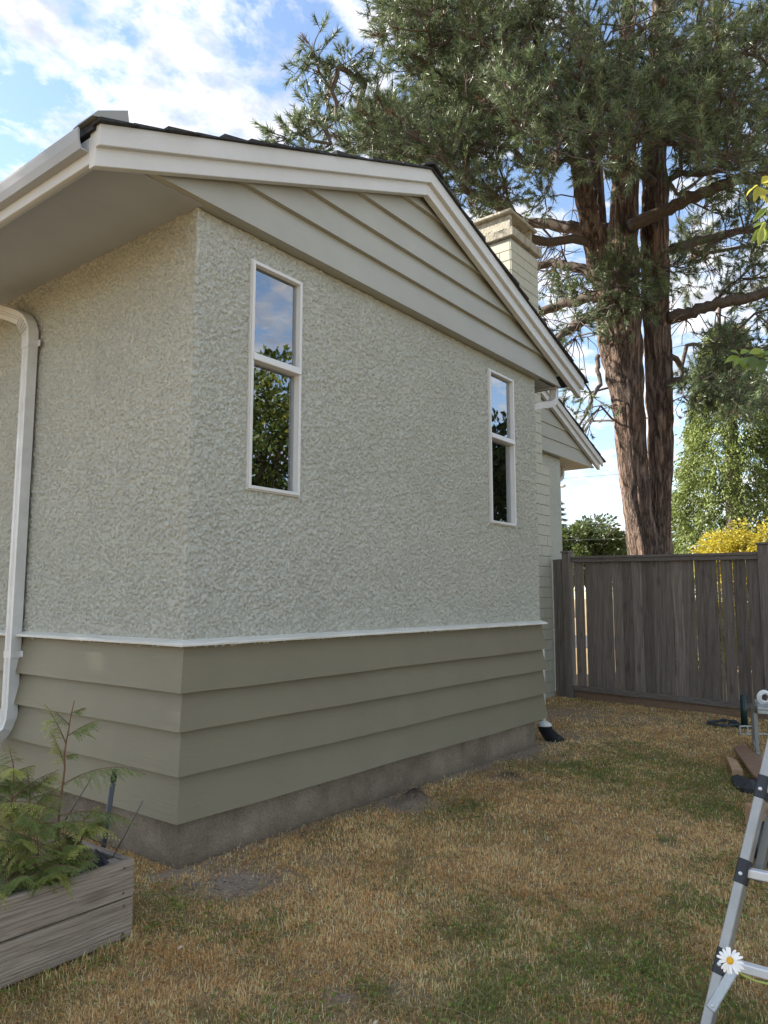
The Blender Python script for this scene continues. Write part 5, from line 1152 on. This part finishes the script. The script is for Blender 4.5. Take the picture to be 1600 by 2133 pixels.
# low metal work stand
a_ = gp(1579, 1577); bn = empty('work_stand', 'low grey metal work stand behind the ladder', 'stand', loc=a_)
h0 = 0.40; sx_ = unit(np.array([0.25, -1.0, 0.0])); sy_ = unit(np.array([1.0, 0.25, 0.0]))
for (u, v_) in ((0, 0), (0, 0.62), (0.75, 0), (0.75, 0.62)):
    f_ = a_ + sx_ * u + sy_ * v_; m = MB(); m.bar(f_, f_ + np.array([0, 0, h0]) + sy_ * (0.05 if v_ == 0 else -0.05), 0.036, 0.036, sx_); rel(m, 'leg', 'steel_grey', bn, bevel=0.003)
for v_ in (0.0, 0.56):
    p = a_ + np.array([0, 0, h0 + 0.02]) + sy_ * (v_ + 0.03); m = MB(); m.bar(p + sx_ * 0.02, p + sx_ * 0.9, 0.05, 0.035, (0, 0, 1)); rel(m, 'top_rail', 'galvanised', bn, bevel=0.003)
for u in (0.07, 0.45, 0.85):
    p = a_ + np.array([0, 0, h0 + 0.052]) + sx_ * u; m = MB(); m.bar(p, p + sy_ * 0.62, 0.10, 0.022, (0, 0, 1)); rel(m, 'slat', 'galvanised', bn, bevel=0.003)
m = MB(); p = a_ + np.array([0, 0, 0.03]); m.bar(p - sy_ * 0.02, p + sy_ * 0.6, 0.03, 0.03, (0, 0, 1)); rel(m, 'stretcher', 'galvanised', bn, bevel=0.003)
tz = h0 + 0.064; rc_ = a_ + sx_ * 0.10 + sy_ * 0.28 + np.array([0, 0, tz + 0.062])
m = MB(); fwd2 = unit(FWD * np.array([1, 1, 0])); ring = []
for k in range(33):
    a = 2 * math.pi * k / 32; ring.append(rc_ + (RGT * math.cos(a) + np.array([0, 0, 1]) * math.sin(a)) * 0.053)
m.tube(ring, 1.0, prof=[(-0.009, -0.02), (0.009, -0.02), (0.009, 0.02), (-0.009, 0.02)], cap=False); tp_ = m.build('tape_roll', 'white_plastic', None, smooth=False); tag(tp_, 'white roll of tape standing upright on the work stand', 'tape roll')
m = MB(); p = a_ + sx_ * 0.22 + sy_ * 0.1 + np.array([0, 0, tz + 0.02]); m.bar(p, p + sx_ * 0.3 + sy_ * 0.05, 0.12, 0.04, (0, 0, 1)); tag(m.build('wood_offcut', 'plank_tan', None, bevel=0.003), 'short orange brown wood offcut lying on the work stand', 'wood offcut')
# white bracket frame on the ground
w0_ = gp(1542, 1532); br_ = empty('metal_bracket', 'white metal bracket frame lying beside the green pipe', 'bracket', loc=w0_)
wz = np.array([0, 0, 1.0]); wr = RGT * 1.0
for (pa, pb) in (((0, 0.015), (0.30, 0.015)), ((0, 0.10), (0.14, 0.10)), ((0, 0.015), (0, 0.10)), ((0.085, 0.015), (0.085, 0.10)), ((0.14, 0.10), (0.20, 0.15))):
    m = MB(); m.bar(w0_ + wr * pa[0] + wz * pa[1], w0_ + wr * pb[0] + wz * pb[1], 0.016, 0.016, FWD); rel(m, 'bar', 'galvanised', br_, bevel=0.002)
# planks and mat
def plank(pxs, z_, th, name, mat, label, cat):
    P = [gp(x, y, z_) for x, y in pxs]; m = MB(); m.prism(P[::-1], P[0], P[0] + np.array([0, 0, th])); tag(m.build(name, mat, None, bevel=0.003), label, cat)
plank([(1528, 1563), (1549, 1556), (1606, 1598), (1606, 1655), (1566, 1617)], 0.045, 0.03, 'plank', 'plank_brown', 'dark brown plank lying on the grass behind the ladder', 'plank')
plank([(1513, 1586), (1535, 1594), (1549, 1617), (1525, 1615)], 0.005, 0.05, 'wood_block', 'plank_tan', 'light tan wood block at the edge of the brown plank', 'wood block')
plank([(1560, 1588), (1606, 1572), (1606, 1600)], 0.012, 0.025, 'board_scrap', 'plank_tan', 'pale board scrap under the work stand', 'board')
m = MB(); out = [(1523, 1618), (1536, 1617), (1552, 1622), (1566, 1618), (1590, 1628), (1606, 1642), (1606, 1660), (1572, 1648), (1548, 1644), (1534, 1636)]
top = []; 
for k, (x, y) in enumerate(out): p = gp(x, y, 0.03); top.append(p + np.array([0, 0, 0.018 * math.sin(k * 1.9)]))
cen = np.mean(top, axis=0) + np.array([0, 0, 0.03]); n = len(top); V = [cen] + top + [p - np.array([0, 0, 0.035]) for p in top]
m.add(V, [(0, i + 1, (i + 1) % n + 1) for i in range(n)] + [(i + 1, n + i + 1, n + (i + 1) % n + 1, (i + 1) % n + 1) for i in range(n)]); tag(m.build('rubber_mat', 'rubber_black', None, smooth=False), 'crumpled black rubber sheet on the grass behind the ladder', 'rubber mat')
# things seen behind the ladder rungs at the right edge
bx = gp(1612, 1752); box = empty('cardboard_box', 'open cardboard box half seen between the ladder rungs', 'box', loc=bx)
for (a2, b2) in (((0, 0), (0.3, 0)), ((0.3, 0), (0.3, 0.25)), ((0.3, 0.25), (0, 0.25)), ((0, 0.25), (0, 0))):
    m = MB(); q0 = bx + RGT * (a2[0] - 0.05) + FWD * a2[1]; q1 = bx + RGT * (b2[0] - 0.05) + FWD * b2[1]; m.bar(q0 + np.array([0, 0, 0.08]), q1 + np.array([0, 0, 0.08]), 0.006, 0.16, (0, 0, 1)); rel(m, 'side', 'plank_tan', box)
m = MB(); P = gp(1600, 1800); lum_ = []
m.tube([P + np.array([0, 0, h_]) + RGT * 0.02 * math.sin(h_ * 30) for h_ in (0.0, 0.03, 0.09, 0.16, 0.2, 0.23)], [0.09, 0.11, 0.10, 0.08, 0.04, 0.015], 14); bagm = m.build('plastic_bag', 'bag_black', None, smooth=True); tag(bagm, 'small black bag on the grass at the right edge behind the ladder', 'bag')

# ------------------------------------------------------------------ grass
rg = np.random.default_rng(3)
def scatter(n, region):
    """points on the lawn sampled evenly on the picture's ground, then thinned"""
    (x0, x1, y0, y1) = region; return np.c_[rg.uniform(x0, x1, n), rg.uniform(y0, y1, n)]
def in_view(p, mg=0.12):
    v = np.c_[p, np.zeros(len(p))] - CAM; w_ = v @ FW; sx2 = (v @ RGT) / w_; sy2 = (v @ UP) / w_
    return (w_ > 0.5) & (np.abs(sx2) < 0.518 + mg) & (sy2 > -0.69 - mg) , w_
def free(p):
    ok = ~((p[:, 0] > -0.01) & (p[:, 0] < 4.44) & (p[:, 1] > -0.005)); ok &= ~((p[:, 0] > PX0) & (p[:, 0] < PX1 + 0.01) & (p[:, 1] > PY0 - 0.005) & (p[:, 1] < PY1 + 0.01))
    ok &= ~((p[:, 0] > CX0) & (p[:, 0] < CX2) & (p[:, 1] > CY0 - 0.01)); s = (np.c_[p, np.zeros(len(p))] - FA) @ FN; ok &= s > 0.05
    return ok
area = (-2.9, 8.3, -4.6, 2.0); A_ = (area[1] - area[0]) * (area[3] - area[2])
pts = scatter(int(A_ * 36000), area); iv, w_ = in_view(pts)
dens = np.clip((3.3 / np.maximum(w_, 2.2)) ** 1.8, 0.085, 1.0)
dirt_p = np.clip(field(pts, DIRT), 0, 1) * (0.45 + 1.0 * fbm(pts * 6, 3, 77)); ws_ = np.clip(1 - np.abs(pts[:, 1] + 0.02) / 0.14, 0, 1) * (pts[:, 0] > -0.2) * (pts[:, 0] < 4.8)
bare = np.clip(dirt_p * 1.15 + ws_ * 0.75, 0, 0.985)
clump = fbm(pts * 14, 3, 22); thin = np.clip(0.45 + 1.3 * (clump - 0.32), 0.15, 1)
keep = iv & free(pts) & (rg.random(len(pts)) < dens * (1 - bare) * thin); pts = pts[keep]; w_ = w_[keep]; n = len(pts)
gr = np.clip(field(pts, GREEN), 0, 1); big = fbm(pts * 1.6, 4, 44); mid = fbm(pts * 7, 3, 45)
pg = np.clip(0.06 + 0.78 * gr + 1.2 * (big - 0.52) + 0.8 * (mid - 0.5), 0.02, 0.9)
isg = rg.random(n) < pg
tones = np.array([[0.40, 0.27, 0.13], [0.33, 0.20, 0.085], [0.46, 0.35, 0.20], [0.26, 0.145, 0.06], [0.52, 0.42, 0.27]])
warm = fbm(pts * 2.1, 3, 61)
wgt = np.c_[np.full(n, .34), .12 + .7 * np.clip(warm - .35, 0, 1), np.full(n, .20), .06 + .5 * np.clip(warm - .42, 0, 1), np.full(n, .08)]; wgt /= wgt.sum(1, keepdims=True)
ti = (rg.random((n, 1)) > np.cumsum(wgt, 1)).sum(1).clip(0, 4); col = tones[ti] * 2.0 * np.array([1.0, 0.95, 0.84])
greens = np.array([[0.24, 0.235, 0.075], [0.29, 0.265, 0.095], [0.17, 0.195, 0.055], [0.34, 0.29, 0.12]]); gi = rg.integers(0, 4, n); gsel = greens[gi]
strong = (gr > 0.5) & (rg.random(n) < 0.45); gsel[strong] = np.array([0.20, 0.235, 0.05])
col[isg] = gsel[isg]; col *= rg.uniform(0.72, 1.28, (n, 1)); col = np.clip(col, 0, 0.85)
hh = rg.uniform(0.010, 0.026, n) * (0.75 + 0.8 * clump[keep]) * np.where(isg, 1.08, 0.95)
tall = rg.random(n) < 0.012; hh[tall] *= 1.7
edge = (pts[:, 0] < PX1 + 0.05) & (pts[:, 1] < PY0) & (pts[:, 1] > PY0 - 0.10); hh[edge] *= 2.0
wid = np.clip(0.0011 * w_ / 3.0, 0.0010, 0.0042) * rg.uniform(0.8, 1.5, n)
comb = fbm(pts * 2.4, 2, 91) * 4 * np.pi; azb = comb + rg.normal(0, 1.0, n); lean = np.abs(rg.normal(0.8, 0.45, n)); flat = rg.random(n) < 0.5; lean[flat] = rg.uniform(1.15, 1.5, flat.sum()); hh[flat] *= 1.35; azb[flat] = rg.uniform(0, 2 * np.pi, flat.sum())
dirb = np.c_[np.cos(azb), np.sin(azb)]; lx = hh * np.sin(np.clip(lean, 0, 1.5)); lz = hh * np.cos(np.clip(lean, 0, 1.5)) + 0.004 + rg.uniform(0, 0.008, n)
base = np.c_[pts, hgt(pts[:, 0], pts[:, 1]) - 0.003]
sd = np.c_[-dirb[:, 1], dirb[:, 0], np.zeros(n)] * wid[:, None]; tw_ = rg.uniform(-0.7, 0.7, n)[:, None]; sd = sd + np.c_[dirb * wid[:, None] * tw_, np.zeros(n)]
midp = base + np.c_[dirb * (lx * 0.38)[:, None], lz * 0.62]; tip = base + np.c_[dirb * lx[:, None], lz * np.clip(1.05 - 0.3 * lean, 0.35, 1)]
V = np.stack([base - sd, base + sd, midp + sd * 0.8, midp - sd * 0.8, tip], 1).reshape(-1, 3); b0 = np.arange(n) * 5
Fc = np.concatenate([np.c_[b0, b0 + 1, b0 + 2], np.c_[b0, b0 + 2, b0 + 3], np.c_[b0 + 3, b0 + 2, b0 + 4]])
gcol = np.repeat(col, 5, 0)
grass = mesh_np('grass', V, Fc, 'grass_blades', None, gcol); tag(grass, 'short dry straw coloured lawn grass with green patches', 'grass', kind='stuff')
# lying straw and longer dry stalks, thicker along the wall
ns = 2600; ps = scatter(ns * 4, area); iv, w_ = in_view(ps); kp = iv & free(ps) & (w_ < 9); pr = 0.25 + 0.75 * np.clip(1 - np.abs(ps[:, 1] + 0.2) / 0.5, 0, 1) * (ps[:, 0] > -0.5) * (ps[:, 0] < 5.0); kp &= rg.random(len(ps)) < pr; ps = ps[kp][:ns]; ns = len(ps)
a = rg.uniform(0, 2 * np.pi, ns); L = rg.uniform(0.05, 0.16, ns); d_ = np.c_[np.cos(a), np.sin(a)] * L[:, None]; z0_ = hgt(ps[:, 0], ps[:, 1]) + rg.uniform(0.008, 0.03, ns); z1_ = z0_ + rg.normal(0, 0.012, ns)
p0 = np.c_[ps, z0_]; p2_ = np.c_[ps + d_, np.maximum(z1_, 0.004)]; p1 = (p0 + p2_) / 2 + np.c_[rg.normal(0, 0.006, (ns, 2)), np.abs(rg.normal(0, 0.008, ns))]; sdv = np.c_[-np.sin(a), np.cos(a), np.zeros(ns)] * 0.0013
V = np.stack([p0 - sdv, p0 + sdv, p1 + sdv, p1 - sdv, p2_ + sdv * .5, p2_ - sdv * .5], 1).reshape(-1, 3); b0 = np.arange(ns) * 6; Fc = np.concatenate([np.c_[b0, b0 + 1, b0 + 2, b0 + 3], np.c_[b0 + 3, b0 + 2, b0 + 4, b0 + 5]])
tag(mesh_np('straw', V, Fc, 'grass_blades', None, np.repeat(np.array([[0.50, 0.39, 0.24]]) * rg.uniform(0.5, 1.2, (ns, 1)), 6, 0), 4), 'loose pale straw lying on the lawn and soil', 'straw', kind='stuff')
# clover and weed leaves in the green patches
nc = 5200; pc = scatter(nc * 40, area); iv, w_ = in_view(pc, 0.05); gr = field(pc, GREEN) * np.clip(fbm(pc * 9, 3, 55) * 2.2 - 0.75, 0, 1); pc = pc[iv & free(pc) & (rg.random(len(pc)) < gr * 0.9) & (w_ < 8)][:nc]; nc = len(pc)
hz_ = hgt(pc[:, 0], pc[:, 1]) + rg.uniform(0.006, 0.03, nc); P3 = np.repeat(np.c_[pc, hz_], 3, 0); az3 = (rg.uniform(0, 2 * np.pi, (nc, 1)) + np.array([[0, 2.1, 4.2]])).ravel(); ax3 = np.c_[np.cos(az3), np.sin(az3), rg.uniform(-0.1, 0.5, nc * 3)]
cc_ = np.array([[0.20, 0.255, 0.05]]) * rg.uniform(0.55, 1.35, (nc * 3, 1)); yl = rg.random(nc * 3) < 0.12; cc_[yl] = np.array([0.24, 0.26, 0.04])
o = leaf_cloud(P3, ax3, rg.uniform(0.008, 0.017, nc * 3), cc_, 'clover', 'leaves', None, 0.8, 77, -0.2); tag(o, 'small green clover and weed leaves among the dry grass', 'clover', kind='stuff')
# crumbs of soil and small stones on the bare patches
nk = 6000; pk = scatter(nk * 30, area); iv, w_ = in_view(pk); fk = np.clip(field(pk, DIRT), 0, 1) + 0.5 * np.clip(1 - np.abs(pk[:, 1] + 0.05) / 0.12, 0, 1) * (pk[:, 0] > 0) * (pk[:, 0] < 4.6); pk = pk[iv & free(pk) & (rg.random(len(pk)) < fk * 0.5) & (w_ < 9)][:nk]; nk = len(pk)
octv = np.array([[1, 0, 0], [0, 1, 0], [-1, 0, 0], [0, -1, 0], [0, 0, 0.8], [0, 0, -0.5]]); octf = np.array([[0, 1, 4], [1, 2, 4], [2, 3, 4], [3, 0, 4], [1, 0, 5], [2, 1, 5], [3, 2, 5], [0, 3, 5]])
rk = rg.uniform(0.002, 0.008, (nk, 1, 1)) ** 1.0; V = (octv[None] * rk * rg.uniform(0.6, 1.4, (nk, 6, 1)) + np.c_[pk, hgt(pk[:, 0], pk[:, 1]) + 0.002][:, None]).reshape(-1, 3); Fc = (octf[None] + (np.arange(nk) * 6)[:, None, None]).reshape(-1, 3)
kc = np.array([[0.30, 0.235, 0.175]]) * rg.uniform(0.4, 1.5, (nk, 1)); pale = rg.random(nk) < 0.07; kc[pale] = np.array([0.5, 0.46, 0.40])
tag(mesh_np('soil_crumbs', V, Fc, 'grass_blades', None, np.repeat(kc, 6, 0)), 'crumbs of soil and small stones on the bare patches', 'soil', kind='stuff')

# fallen leaves and bits of twig on the lawn
nl_ = 150; pf = scatter(nl_ * 8, area); iv, w_ = in_view(pf); pf = pf[iv & free(pf) & (w_ < 9)][:nl_]; nl_ = len(pf)
hz_ = hgt(pf[:, 0], pf[:, 1]) + rg.uniform(0.012, 0.024, nl_); az = rg.uniform(0, 2 * np.pi, nl_); axl = np.c_[np.cos(az), np.sin(az), rg.uniform(-0.15, 0.35, nl_)]
pal = np.array([[0.30, 0.13, 0.06], [0.42, 0.28, 0.13], [0.22, 0.15, 0.08], [0.62, 0.56, 0.44], [0.36, 0.30, 0.12]]); fc_ = pal[rg.integers(0, 5, nl_)] * rg.uniform(0.7, 1.2, (nl_, 1))
o = leaf_cloud(np.c_[pf, hz_], axl, rg.uniform(0.012, 0.034, nl_), fc_, 'fallen_leaves', 'leaves', None, 0.55, 78, 0.0); tag(o, 'small dry fallen leaves scattered over the lawn', 'leaves', kind='stuff')
